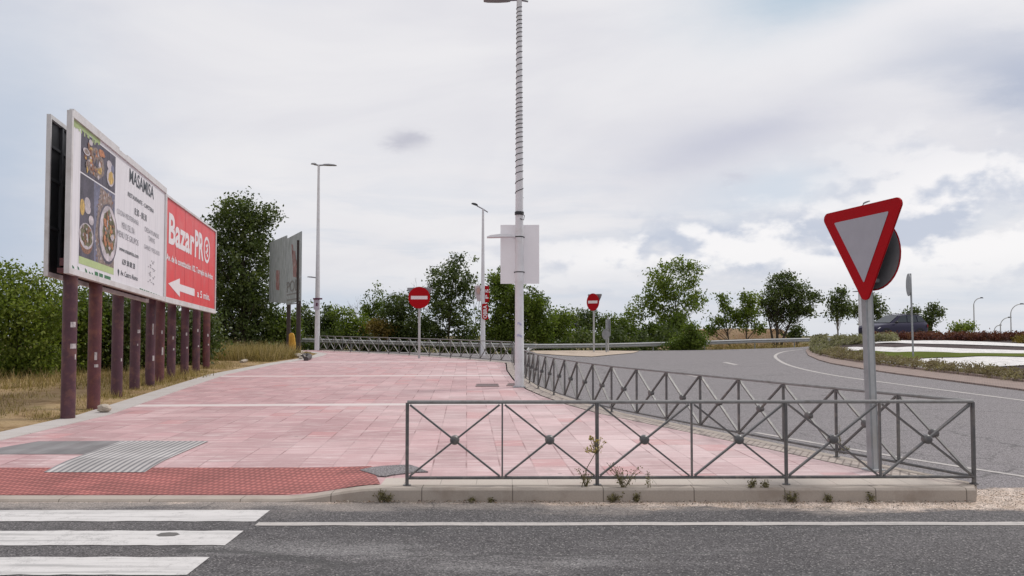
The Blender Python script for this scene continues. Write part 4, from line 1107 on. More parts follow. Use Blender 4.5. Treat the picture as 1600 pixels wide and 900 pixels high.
# ------------------------------------------------------------------ crash barriers
def crash_barrier(path, label, endflare=None):
    P = [Vector(p) for p in path]
    den = []
    for i in range(len(P) - 1):
        m_ = max(1, int((P[i + 1] - P[i]).length / 2.0))
        for k in range(m_): den.append(P[i].lerp(P[i + 1], k / m_))
    den.append(P[-1])
    T = thing('crash_barrier', (P[0].x, P[0].y, P[0].z - .75), label, 'crash barrier')
    prof = [(0.0, 0), (.0, -.03), (.08, -.06), (.08, -.10), (.0, -.135), (.0, -.175), (.08, -.21), (.08, -.25), (.0, -.28), (.0, -.31)]
    mb = MB(); rows = []
    for i, p in enumerate(den):
        e = den[min(i + 1, len(den) - 1)] - den[max(i - 1, 0)]; e.z = 0; e.normalize(); nn = Vector((e.y, -e.x, 0))
        rows.append([(p.x + nn.x * o, p.y + nn.y * o, p.z + z) for o, z in prof] )
    mb.grid(rows)
    mb.grid([[(x - .0, y + .012, z) for x, y, z in r_][::-1] for r_ in rows])
    mb.build('rail', GALV_L, T, ang=50)
    acc = 0
    for i, p in enumerate(den[:-1]):
        if i % 2 == 0:
            mb = MB(); mb.box((p.x, p.y + .12, p.z - .6), (.06, .10, 1.25)); mb.box((p.x, p.y + .05, p.z - .15), (.1, .06, .2)); mb.build('post', GALV, T, smooth=False)
    return T
crash_barrier([at(440, 528, 66), at(500, 529, 65), at(600, 532, 62.5), at(700, 534.5, 60), at(800, 536.5, 57), at(838, 537, 56)], 'pale steel crash barrier under the trees behind the far pavement fence')
crash_barrier([at(823, 546, 54.5), at(826, 541, 56.5), at(834, 537.3, 58.5), at(940, 536.5, 60), at(1060, 533.5, 62), at(1180, 529.5, 65), at(1300, 527, 69), at(1345, 526.5, 72)], 'long pale steel crash barrier curving along the outer edge of the roundabout road')

# ------------------------------------------------------------------ lamps
def tri_sign_pts(c, s_, r, up, rad=0.08, down=True):
    """rounded triangle outline, side s_"""
    h = s_ * math.sqrt(3) / 2
    cor = [(-s_ / 2, h / 3), (0, -2 * h / 3), (s_ / 2, h / 3)]
    pts = []
    for i in range(3):
        p = Vector((*cor[i], 0)); a = Vector((*cor[i - 1], 0)); b = Vector((*cor[(i + 1) % 3], 0))
        da = (a - p).normalized(); db = (b - p).normalized(); bis = (da + db).normalized(); cc = p + bis * (rad / math.sin(R(30)))
        s0 = p + da * (rad / math.tan(R(30))); s1 = p + db * (rad / math.tan(R(30)))
        a0 = (s0 - cc); a1 = (s1 - cc)
        for k in range(7):
            v = a0.lerp(a1, k / 6).normalized() * rad + cc; pts.append(c + r * v.x + up * v.y)
    return pts
UP = Vector((0, 0, 1))
def luminaire(mb, c, d, L, w_, h_, mi=0):
    """flat tapered LED head pointing along d"""
    d = d.normalized(); s_ = Vector((-d.y, d.x, 0)).normalized(); u = d.cross(s_) * -1
    u = Vector((0, 0, 1)) if abs(u.z) < .1 else (u if u.z > 0 else -u)
    secs = [(0, .35, .5), (.12, .7, .9), (.45, 1, 1), (.85, .9, .7), (1, .5, .35)]
    rows = []
    for (t_, a, b) in secs:
        o = c + d * L * t_
        rows.append([o - s_ * w_ / 2 * a, o - s_ * w_ / 2 * a * .8 + u * h_ * b, o + s_ * w_ / 2 * a * .8 + u * h_ * b, o + s_ * w_ / 2 * a, o + s_ * w_ / 2 * a * .8 - u * h_ * .15, o - s_ * w_ / 2 * a * .8 - u * h_ * .15, o - s_ * w_ / 2 * a])
    mb.grid(rows); mb.add(rows[0][:6], [tuple(range(6))]); mb.add(rows[-1][:6], [tuple(range(5, -1, -1))])
GREYL = plain('luminaire_grey', (0.25, 0.25, 0.27), 0.45, 0.2, 0.08)
def main_lamp():
    b = hit(811.5, 605, lambda x, y: 0); H = 10.85
    T = thing('street_lamp', (b.x, b.y, 0), 'tall white lamp post wrapped in a spiral cable with a blank white banner', 'street lamp')
    mb = MB(); zs = [0, .02, 1.2, 1.22, 4.5, 7.5, H]
    mb.tube([(b.x, b.y, z) for z in zs], [.132, .130, .126, .122, .112, .092, .072], 20); mb.build('pole', LAMPW, T)
    mb = MB(); mb.box((b.x, b.y, .01), (.34, .34, .03)); mb.build('base_plate', GALV, T, smooth=False)
    mb = MB(); pts = []; z = 5.25; a = 0
    while z < H - .15:
        rr = .117 - (z - 4.5) * .0065
        pts.append((b.x + math.cos(a) * rr, b.y + math.sin(a) * rr, z)); a += .35; z += .35 / (2 * math.pi) * (.27 if z < 5.9 else (.115 + .06 * (.5 + .5 * math.sin(z * 2.3))))
    mb.tube(pts, .0105, 5); mb.build('spiral_cable', BLACK, T)
    mb = MB(); mb.tube([(b.x, b.y, 4.77), (b.x, b.y, 4.86)], .128, 16); mb.tube([(b.x + .06, b.y - .1, 4.82), (b.x + .14, b.y - .12, 4.74), (b.x + .12, b.y - .1, 4.62), (b.x + .02, b.y - .12, 4.66)], .012, 6)
    mb.box((b.x - .02, b.y - .12, 4.82), (.16, .06, .08)); mb.build('cable_clamp', DARKM, T)
    # lower luminaire toward the pavement
    mb = MB(); luminaire(mb, Vector((b.x - .18, b.y - .02, 4.16)), Vector((-1, 0, -.03)), .72, .30, .085)
    mb.build('luminaire', LAMPW, T)
    mb = MB(); mb.tube([(b.x, b.y, 4.16), (b.x - .35, b.y - .02, 4.17)], .032, 8); mb.build('arm', LAMPW, T)
    mb = MB(); mb.tube([(b.x + .25, b.y, H - .06), (b.x, b.y, H), (b.x - .45, b.y, H - .03)], [.025, .04, .03], 8); mb.build('arm', GREYL, T)
    mb = MB(); luminaire(mb, Vector((b.x - .25, b.y, H - .04)), Vector((-1, 0, 0)), .75, .32, .08); mb.build('luminaire', GREYL, T)
    # blank banner behind the pole, held by two clamps
    mb = MB(); z0 = CAMZ + (503 - 443) / F * b.y; z1 = CAMZ + (503 - 350) / F * b.y
    x0 = at(782, 400, b.y + .14).x; x1 = at(842.5, 400, b.y + .14).x
    mb.grid([[(x0 + (x1 - x0) * i / 8, b.y + .145 + .012 * math.sin(i * .9 + j * .4), z0 + (z1 - z0) * j / 8) for i in range(9)] for j in range(9)]); mb.build('banner', BANW, T)
    for z in (z0 + .32, z1 - .35):
        mb = MB(); mb.tube([(b.x, b.y, z - .014), (b.x, b.y, z + .014)], .122, 16); mb.box((b.x, b.y + .12, z), (.3, .05, .03)); mb.build('clamp', DARKM, T)
    mb = MB()
    for (z, w_) in ((1.75, .12), (1.42, .16)):
        rows = []
        for j in range(6):
            a = -math.pi / 2 + (j - 2.5) * w_ / 5 / .126; rows.append([(b.x + .1273 * math.cos(a), b.y + .1273 * math.sin(a), z + q + .02 * math.sin(j)) for q in (-.03, .03)])
        mb.grid(rows)
    mb.build('sticker', plain('bluish_sticker', (.42, .43, .58), .6, 0, .3, 20), T)
main_lamp()
def far_lamp_left():
    b = hit(495.5, 547, lambda x, y: 0); z = lambda py: CAMZ + (503 - py) / F * b.y
    T = thing('street_lamp', (b.x, b.y, 0), 'slim white lamp post with twin flat heads beside the old zinc billboard', 'street lamp')
    H = z(257); mb = MB(); mb.tube([(b.x, b.y, 0), (b.x, b.y, 3), (b.x, b.y, 7), (b.x, b.y, H)], [.17, .155, .115, .075], 14); mb.build('pole', LAMPW, T)
    mb = MB(); mb.tube([(b.x - .3, b.y, H + .06), (b.x, b.y, H), (b.x + .35, b.y, H + .02)], .05, 8); mb.build('arm', GREYL, T)
    mb = MB(); luminaire(mb, Vector((b.x + .25, b.y, H)), Vector((1, 0, -.02)), .9, .4, .09); mb.build('luminaire', GREYL, T)
    mb = MB(); luminaire(mb, Vector((b.x - .15, b.y, H + .05)), Vector((-1, -.4, .05)), .35, .3, .08); mb.build('luminaire', GREYL, T)
    zl = z(433); mb = MB(); luminaire(mb, Vector((b.x - .12, b.y, zl - .06)), Vector((-1, 0, .12)), .55, .25, .07); mb.build('luminaire', GREYL, T)
    mb = MB(); mb.box((b.x - .02, b.y - .2, (z(468) + z(484)) / 2), (.36, .02, z(468) - z(484))); mb.build('poster', plain('poster_mauve', (.50, .46, .56), .6, 0, .3, 6), T, smooth=False)
    mb = MB(); mb.box((b.x + .05, b.y - .2, z(467)), (.58, .1, .1)); mb.box((b.x, b.y - .215, z(476)), (.12, .008, .22)); mb.build('poster_bracket', plain('poster_dark', (.12, .04, .08), .6), T, smooth=False)
far_lamp_left()
def far_lamp_mid():
    D = 50.0; b = at(754.5, 503, D); z = lambda py: CAMZ + (503 - py) / F * D; X = lambda px: at(px, 503, D).x
    T = thing('street_lamp', (b.x, D, -.14), 'lamp post hung with torn red and portrait banners before the trees', 'street lamp')
    H = z(326); mb = MB(); mb.tube([(b.x, D, -.3), (b.x, D, 3), (b.x, D, H)], [.15, .12, .06], 12); mb.build('pole', LAMPW, T)
    mb = MB(); mb.tube([(X(762), D, z(331)), (b.x, D, H), (X(745), D, z(321))], .035, 8); mb.build('arm', GREYL, T)
    mb = MB(); luminaire(mb, Vector((X(746), D, z(321))), Vector((-1, 0, .35)), .38, .3, .1); mb.build('luminaire', DARKM, T)
    mb = MB(); mb.prism([(X(741.5), D, z(447)), (X(751), D + .05, z(445)), (X(751), D + .05, z(470)), (X(746), D + .1, z(471)), (X(742.5), D + .02, z(462))][::-1], (0, .015, 0)); pb = mb.build('banner', plain('banner_pale', (.55, .48, .50), .6, 0, .15, 4), T, smooth=False)
    mb = MB(); cx = X(747.5); mb.prism([(cx + .1 * math.cos(q * .52), D - .01, z(454) + .2 * math.sin(q * .52)) for q in range(12)], (0, -.006, 0)); mb.build('portrait', PORTR, pb, smooth=False)
    mb = MB(); mb.prism([(X(756.5), D, z(446)), (X(764), D, z(447)), (X(764.5), D + .03, z(471)), (X(760), D, z(473)), (X(756.5), D, z(472))][::-1], (0, .015, 0)); rb = mb.build('banner', RED, T, smooth=False)
    lettering('lettering', 'P S', rb, Vector((X(758.2), D - .012, z(468))), Vector((0, 0, 1)), Vector((-1, 0, 0)), Vector((0, -1, 0)), (0.05, -.18, .6, 0), INKW, .03, .0)
    mb = MB(); mb.prism([(X(753.2), D - .2, z(475)), (X(761), D - .2, z(474)), (X(764), D - .2, z(482)), (X(761.5), D - .2, z(490)), (X(764), D - .2, z(498)), (X(758), D - .2, z(500)), (X(753.5), D - .2, z(497))][::-1], (0, .015, 0)); lb = mb.build('banner', RED, T, smooth=False)
    lettering('lettering', 'OBRA', lb, Vector((X(760.5), D - .212, z(499))), Vector((0, 0, 1)), Vector((-1, 0, 0)), Vector((0, -1, 0)), (0.05, -.02, .82, .2), INKW, .03, .0)
far_lamp_mid()
def far_lamp_behind_sign():
    D = 74; b = at(1344, 503, D); z = lambda py: CAMZ + (503 - py) / F * D; X = lambda px: at(px, 503, D).x
    T = thing('street_lamp', (b.x, D, -.6), 'tall lamp post mostly hidden by the give way sign, its head above the sign', 'street lamp')
    mb = MB(); mb.tube([(b.x, D, -.8), (b.x, D, 5), (b.x, D, z(328))], [.16, .12, .07], 10); mb.build('pole', LAMPW, T)
    mb = MB(); mb.tube([(b.x - .3, D, z(331)), (b.x, D, z(327)), (X(1353), D, z(317.5))], .04, 8); mb.build('arm', GREYL, T)
    mb = MB(); luminaire(mb, Vector((X(1352), D, z(318))), Vector((1, 0, .42)), .6, .4, .12); mb.build('luminaire', GREYL, T)
    mb = MB(); luminaire(mb, Vector((b.x - .05, D, z(456))), Vector((-1, 0, 0)), .55, .3, .09); mb.build('luminaire', GREYL, T)
far_lamp_behind_sign()
def curved_lamp(px, pytop, D, reach_px, label):
    b = at(px, 503, D); zg = zground(b.x, D) - .3; k = D / F; zt = CAMZ + (503 - pytop) * k
    T = thing('curved_street_lamp', (b.x, D, zg), label, 'street lamp', 'curved highway lamps in the distance')
    Lr = reach_px * k; mb = MB(); pts = [(b.x, D, zg), (b.x, D, zt - Lr * .95)]
    for i in range(1, 8):
        q = math.pi / 2 * i / 7; pts.append((b.x + Lr * (1 - math.cos(q)), D, zt - Lr * .95 * (1 - math.sin(q))))
    mb.tube(pts, [k * 1.1, k * .9] + [k * .7] * 7, 6); mb.build('pole', GALV_L, T)
    mb = MB(); luminaire(mb, Vector((b.x + Lr * .85, D, zt - k * .4)), Vector((1, 0, 0)), Lr * .4, Lr * .2, k * 1.6); mb.build('luminaire', DARKM, T)
curved_lamp(1522, 465.5, 240, 12, 'curved highway lamp beside the small shrub over the russet hedge')
curved_lamp(1579.5, 475, 300, 17, 'curved highway lamp with the broadest arm, over the russet hedge')
curved_lamp(1563, 496, 430, 14, 'small curved highway lamp low between two larger ones')
curved_lamp(1553.5, 508, 600, 9, 'tiny far curved highway lamp barely above the russet hedge')

# ------------------------------------------------------------------ road signs
def disc_pts(c, r, up, rad, n=36): return [c + r * rad * math.cos(2 * math.pi * k / n) + up * rad * math.sin(2 * math.pi * k / n) for k in range(n)]
def give_way():
    b = hit(1365, 735, lambda x, y: 0); top = 3.25
    lean = Vector((-.022, 0, 1)).normalized()
    a = R(70); n_ = Vector((-math.sin(a), -math.cos(a), 0)); r = Vector((math.cos(a), -math.sin(a), 0))
    T = thing('give_way_sign', (b.x, b.y, 0), 'large red bordered give way triangle on a grey post inside the front fence corner', 'road sign')
    M3 = Matrix((r, n_ * -1, lean)).transposed()
    mb = MB(); mb.box(Vector((b.x, b.y, 0)) + lean * 1.55, (.075, .115, 3.22), M3)
    mb.build('post', GALV, T, smooth=False)
    mb = MB(); mb.box(Vector((b.x, b.y, 0)) + lean * 1.55 + M3 @ Vector((.039, 0, 0)), (.003, .06, 3.2), M3); mb.box(Vector((b.x, b.y, .012)), (.2, .2, .02), Matrix.Rotation(-a, 3, 'Z')); mb.build('post_slot', GALV_L, T, smooth=False)
    s_ = 1.42; h = s_ * math.sqrt(3) / 2
    c_ = Vector((b.x, b.y, 0)) + lean * (3.22 - h / 3) + n_ * .075 + r * .03
    up = (lean - n_ * lean.dot(n_)).normalized()
    roll = Matrix.Rotation(R(2.5), 3, n_)
    r2 = roll @ r; up2 = roll @ up
    mb = MB(); mb.prism(tri_sign_pts(c_, s_, r2, up2, .075), n_ * -.025, 0); o = mb.build('sign_plate', RED, T, smooth=False)
    mb = MB(); mb.prism(tri_sign_pts(c_ + n_ * .003, s_ - .49, r2, up2, .012), n_ * .001, 0); mb.build('sign_face', SIGNW, T, smooth=False)
    mb = MB(); mb.prism(tri_sign_pts(c_ - n_ * .026, s_ - .01, r2, up2, .07), n_ * -.003, 0); mb.build('sign_back', SIGNB, T, smooth=False)
    # round sign on the other side of the post, seen from behind
    c2 = Vector((b.x, b.y, 0)) + lean * 2.63 - n_ * .075 + r * .045
    mb = MB(); mb.prism(disc_pts(c2, r, up, .45), n_ * -.004, 0); mb.build('round_plate', RED, T, smooth=False)
    mb = MB(); mb.prism(disc_pts(c2 + n_ * .001, r, up, .432), n_ * .006, 0); mb.build('round_back', plain('dark_sign_back', (.17, .17, .18), .45, .2, .1, 4), T, smooth=False)
    mb = MB()
    for z in (2.3, 2.85):
        mb.box(Vector((b.x, b.y, 0)) + lean * z, (.30, .125, .045), M3)
    mb.build('bracket', GALV, T, smooth=False)
give_way()
def no_entry(px, py, ang, cz, rad, trz, label, side=1.35, zb=0.0):
    b = hit(px, py, lambda x, y: zb)
    a = R(ang); n_ = Vector((-math.sin(a), -math.cos(a), 0)); r = Vector((math.cos(a), -math.sin(a), 0))
    T = thing('no_entry_sign', (b.x, b.y, zb), label, 'road sign')
    mb = MB(); mb.tube([(b.x, b.y, zb - .1), (b.x, b.y, trz - .05)], .06, 10); mb.build('post', GALV_L, T)
    c_ = Vector((b.x, b.y, cz)) + n_ * .09
    mb = MB(); mb.prism(disc_pts(c_, r, UP, rad), n_ * -.02); mb.build('sign_plate', RED, T, smooth=False)
    w_, h_ = rad * .76, rad * .155
    mb = MB(); mb.prism([c_ + n_ * .002 + r * x + UP * z for x, z in ((-w_, -h_), (w_, -h_), (w_, h_), (-w_, h_))], n_ * .003); mb.build('white_bar', SIGNWW, T, smooth=False)
    h = side * math.sqrt(3) / 2; ct = Vector((b.x, b.y, trz - h / 3)) - n_ * .09
    mb = MB(); mb.prism(tri_sign_pts(ct, side, r, UP, .06), n_ * -.02); mb.build('triangle_back', SIGNB, T, smooth=False)
no_entry(655, 560, 2, 3.0, .54, 3.5, 'red no entry disc facing the camera at the far end of the pavement')
no_entry(928, 549.5, 50, CAMZ + 31 / F * 56, .56, CAMZ + 43.5 / F * 56, 'smaller turned red no entry sign with a triangle behind it before the crash barrier', 1.35, -.12)
def back_signs():
    D = 56.0; k = D / F
    X = lambda px: at(px, 503, D).x; z = lambda py: CAMZ + (503 - py) * k
    T = thing('road_sign', (X(950.3), D, -.12), 'grey back of a rectangular road sign on a post before the crash barrier', 'road sign')
    mb = MB(); mb.tube([(X(950.3), D, -.2), (X(950.3), D, z(494))], .05, 8); mb.build('post', GALV_L, T)
    mb = MB(); mb.box((X(949), D - .06, (z(499) + z(513)) / 2), (k * 5.5, .03, k * 14)); mb.box((X(952.8), D - .03, (z(499) + z(525)) / 2), (k * 1.2, .3, k * 26)); mb.build('sign_plate', SIGNB, T, smooth=False)
    T = thing('road_sign', (X(944.6), D - 1, -.12), 'low round grey sign back on a thin post beside the rectangular sign', 'road sign')
    mb = MB(); mb.tube([(X(944.6), D - 1, -.2), (X(944.6), D - 1, z(500))], .05, 8); mb.build('post', GALV, T)
    c_ = Vector((X(943.6), D - 1.1, z(522))); r = Vector((math.cos(R(50)), -math.sin(R(50)), 0))
    mb = MB(); mb.prism(disc_pts(c_, r, UP, .34), (0, .02, 0)); mb.build('sign_plate', SIGNB, T, smooth=False)
back_signs()
def island_sign():
    b = hit(1427, 559, zi); k = b.y / F
    T = thing('road_sign', tuple(b), 'thin round sign seen nearly edge on, standing on the roundabout turf', 'road sign')
    zc = CAMZ + (503 - 445) * k
    mb = MB(); mb.tube([(b.x, b.y, b.z - .1), (b.x - .06, b.y, zc + .5)], .04, 10); mb.build('post', GALV, T)
    a = R(77); r = Vector((math.cos(a), math.sin(a), 0)); n_ = Vector((math.sin(a), -math.cos(a), 0))
    c_ = Vector((b.x - .07, b.y, zc)) - n_ * .06
    mb = MB(); mb.prism(disc_pts(c_, r, UP, .50), n_ * -.025); mb.build('sign_plate', SIGNB, T, smooth=False)
    mb = MB(); mb.box(c_ + n_ * .03, (.05, .05, .5)); mb.build('bracket', GALV, T, smooth=False)
island_sign()

# ------------------------------------------------------------------ small ground things
def drain(pix, label):
    P = [hit(px, py, zp) for px, py in pix]; c_ = sum(P, Vector()) / 4
    T = thing('utility_cover', (c_.x, c_.y, 0), label, 'utility cover')
    mb = MB(); mb.prism([(p.x, p.y, .002) for p in P], (0, 0, .010)); mb.build('lid', plain('cover_iron', (.12, .085, .085), .6, .2, .3, 20), T, smooth=False)
    mb = MB(); 
    for a, b in zip(P, P[1:] + P[:1]): mb.tube([(a.x, a.y, .008), (b.x, b.y, .008)], .02, 4)
    mb.build('frame', plain('cover_frame', (.24, .17, .17), .6, .1), T)
drain([(744, 604.5), (779, 604.5), (778, 601), (745, 601)], 'long rusty utility cover let into the pink paving by the white lamp post')
drain([(792, 603.2), (806, 603.2), (806, 600.2), (794, 600.2)], 'short rusty utility cover touching the foot of the white lamp post')
def yellow_barrier():
    D = 50.0; k = D / F; X = lambda px: at(px, 503, D).x; z = lambda py: CAMZ + (503 - py) * k
    T = thing('traffic_barrier', (X(458), D, 0.05), 'yellow plastic barrier standing between the dark posts of the zinc billboard', 'traffic barrier')
    x0, x1, z0, z1 = X(452.3), X(460.5), .05, z(520)
    mb = MB(); o = [(x0, z0), (x1 + .15, z0), (x1 + .08, z0 + .25), (x1 - .01, z0 + .9), (x1 - .04, z1 - .1), (x1 - .1, z1 - .02), (x0 + .1, z1), (x0, z1 - .08)]
    mb.prism([(x, D - .1, zz) for x, zz in o], (0, .2, 0)); mb.build('body', YEL, T, smooth=False)
    mb = MB(); mb.prism([(x0 + .05, D - .105, z0 + .15), (x1 - .14, D - .105, z0 + .15), (x1 - .14, D - .105, z1 - .22), (x0 + .05, D - .105, z1 - .22)], (0, -.02, 0)); mb.build('panel', plain('yellow_deep', (.42, .21, .02), .5, 0, .2), T, smooth=False)
    mb = MB(); mb.box(((x0 + x1) / 2, D, .09), (.62, .5, .09)); mb.build('foot', YEL, T, smooth=False)
yellow_barrier()
def stone(px, py, s_, label):
    g = hit(px, py, lambda x, y: .05)
    mb = MB(); mb.sphere((g.x, g.y, g.z + s_ * .3), (s_, s_ * .8, s_ * .6), 9, 6)
    mb.v = [(g.x + (x - g.x) * random.uniform(.7, 1.25), g.y + (y - g.y) * random.uniform(.7, 1.25), z) for x, y, z in mb.v]
    o = mb.build('stone', STONE, None, smooth=False)
    return tag(o, label, 'stone', 'pale stones round the old billboard posts')
for i in range(16):
    stone(random.uniform(445, 474), random.uniform(551, 560.5), random.uniform(.1, .26), 'pale broken stone in the rubble at the foot of the zinc billboard posts')
for (px, py) in [(380, 566.5), (383, 565.5), (163, 641)]:
    tag(stone(px, py, .14, None), 'pale loose stone lying in the dry grass beside the concrete edging', 'stone', 'stones in the dry verge')
# kerb curl of dark tubing at the end of the verge
P = [hit(px, py, lambda x, y: .08) for px, py in [(472, 558), (476, 555.5), (481, 555), (484, 556.5), (483, 559), (478, 561)]]
mb = MB(); mb.tube(P, [.11, .12, .12, .12, .12, .11], 10); tag(mb.build('edging_tube', plain('dark_tube', (.06, .05, .05), .7), None), 'dark curved tube lying at the rounded end of the dry verge', 'tube')

# ------------------------------------------------------------------ car
def car():
    D = 60.0; c0 = at(1395, 503, D); zb = rise(c0.x, D) - 0.0
    yaw = R(180 + 20)
    T = thing('parked_car', (0, 0, 0), 'dark blue estate SUV driving round behind the roundabout hedge', 'car'); T.name = 'suv_car'
    K = 1.06
    def W(x, y, z): return Vector((x * K, y * K, z * K))
    PAINT = plain('car_paint_blue', (.026, .023, .055), .42, .0, .06, 2, coat=.1, spec=.25)
    GLASS = plain('car_glass', (.03, .04, .05), .16, .0, .05, 2, spec=.35); CLAD = plain('car_cladding', (.015, .015, .017), .6)
    LGT = plain('car_headlight', (.65, .66, .7), .15, .2, .05); TAIL = plain('car_taillight', (.35, .01, .012), .25)
    ALU = plain('alloy', (.35, .35, .37), .35, .7)
    st = [(2.22, .62, .42, .62, .80), (2.12, .80, .30, .66, .90), (1.7, .88, .26, .72, 1.0), (1.2, .90, .25, .76, 1.06), (.85, .90, .25, .80, 1.10), (0, .91, .25, .84, 1.12), (-1.0, .91, .25, .88, 1.15), (-1.7, .89, .27, .92, 1.17), (-2.1, .84, .32, .92, 1.14), (-2.24, .72, .42, .86, 1.02)]
    mb = MB(); rows = []
    for x, w_, z0, zm, z1 in st:
        half = [(w_ * .80, z0), (w_ * .97, z0 + .12), (w_, zm), (w_ * .965, z1 - .08), (w_ * .88, z1), (0, z1 + .025)]
        ring = [W(x, -a, b) for a, b in half] + [W(x, a, b) for a, b in half[::-1][1:]]
        rows.append(ring + [ring[0]])
    mb.grid(rows); mb.add(rows[0][:-1], [tuple(range(len(rows[0]) - 1))]); mb.add(rows[-1][:-1], [tuple(range(len(rows[0]) - 2, -1, -1))])
    body = mb.build('body', PAINT, T, ang=40)
    belt = [(.95, .80, 1.08), (-2.05, .76, 1.15)]; roof = [(.05, .60, 1.60), (-.6, .62, 1.66), (-1.45, .60, 1.63), (-1.8, .56, 1.57)]
    mb = MB(); rows = []
    for (xb, wb, zb_), (xr, wr, zr) in zip([(.95, .80, 1.07), (-.1, .82, 1.10), (-1.3, .81, 1.13), (-2.08, .76, 1.13)], roof):
        rows.append([W(xb, -wb, zb_), W(xr, -wr, zr), W(xr, 0, zr + .03), W(xr, wr, zr), W(xb, wb, zb_)])
    mb.grid(rows); mb.add(rows[0], [(0, 1, 2, 3, 4)]); mb.add(rows[-1], [(4, 3, 2, 1, 0)])
    mb.build('roof', PAINT, T, ang=30)
    def quad(name, pp, mat, out_):
        mb = MB(); mb.prism([W(*p) for p in pp], W(*out_)); return mb.build(name, mat, T, smooth=False)
    quad('windscreen', [(.90, -.70, 1.125), (.90, .70, 1.125), (.09, .54, 1.585), (.09, -.54, 1.585)], GLASS, (.022, 0, .02))
    quad('rear_window', [(-2.04, -.64, 1.19), (-2.04, .64, 1.19), (-1.80, .48, 1.55), (-1.80, -.48, 1.55)], GLASS, (-.03, 0, .015))
    for s_ in (-1, 1):
        quad('side_window', [(.60, s_ * .785, 1.14), (-.35, s_ * .805, 1.155), (-.45, s_ * .652, 1.58), (-.02, s_ * .650, 1.555)], GLASS, (0, s_ * .02, .006))
        quad('side_window', [(-.43, s_ * .805, 1.155), (-1.25, s_ * .795, 1.17), (-1.22, s_ * .648, 1.58), (-.53, s_ * .655, 1.59)], GLASS, (0, s_ * .02, .006))
        quad('side_window', [(-1.33, s_ * .79, 1.175), (-1.88, s_ * .76, 1.20), (-1.66, s_ * .62, 1.52), (-1.32, s_ * .645, 1.575)], GLASS, (0, s_ * .02, .006))
        quad('headlight', [(2.13, s_ * .46, .70), (1.96, s_ * .87, .74), (1.80, s_ * .885, .84), (2.08, s_ * .5, .80)], LGT, (.03, s_ * .02, .01))
        quad('tail_light', [(-2.19, s_ * .55, .80), (-2.02, s_ * .89, .82), (-2.02, s_ * .875, 1.02), (-2.18, s_ * .55, .98)], TAIL, (-.04, s_ * .015, 0))
        mb = MB(); mb.sphere(W(.62, s_ * .98, 1.16), (.10, .13, .09), 8, 5); mb.build('wing_mirror', CLAD, T)
        mb = MB(); mb.tube([W(-.1, s_ * .56, 1.68), W(-.9, s_ * .58, 1.73), W(-1.6, s_ * .55, 1.66)], .025, 6); mb.build('roof_rail', CLAD, T)
        mb = MB(); mb.tube([W(1.0, s_ * .925, .36), W(-1.0, s_ * .925, .36)], .07, 6); mb.build('sill', CLAD, T)
        for x in (1.38, -1.38):
            mb = MB(); mb.tube([W(x, s_ * .66, .35), W(x, s_ * .69, .35), W(x, s_ * .90, .35), W(x, s_ * .93, .35)], [.29, .35, .35, .29], 20); tyre = mb.build('wheel', BLACK, T)
            mb = MB(); mb.tube([W(x, s_ * .92, .35), W(x, s_ * .94, .35)], [.23, .2], 16); mb.build('rim', ALU, tyre)
            mb = MB(); rows = []
            for j in range(13):
                q = math.pi * j / 12; rows.append([W(x + r_ * math.cos(q), s_ * .915, .35 + r_ * math.sin(q)) for r_ in (.37, .45)])
            mb.grid(rows if s_ > 0 else rows[::-1]); mb.build('wheel_arch', CLAD, T)
    quad('bumper', [(2.2, -.62, .36), (2.2, .62, .36), (2.2, .62, .56), (2.2, -.62, .56)], CLAD, (.05, 0, 0))
    quad('grille', [(2.2, -.48, .62), (2.2, .48, .62), (2.17, .44, .76), (2.17, -.44, .76)], CLAD, (.04, 0, 0))
    T.location = (c0.x, D, zb); T.rotation_euler = (0, 0, yaw)
car()

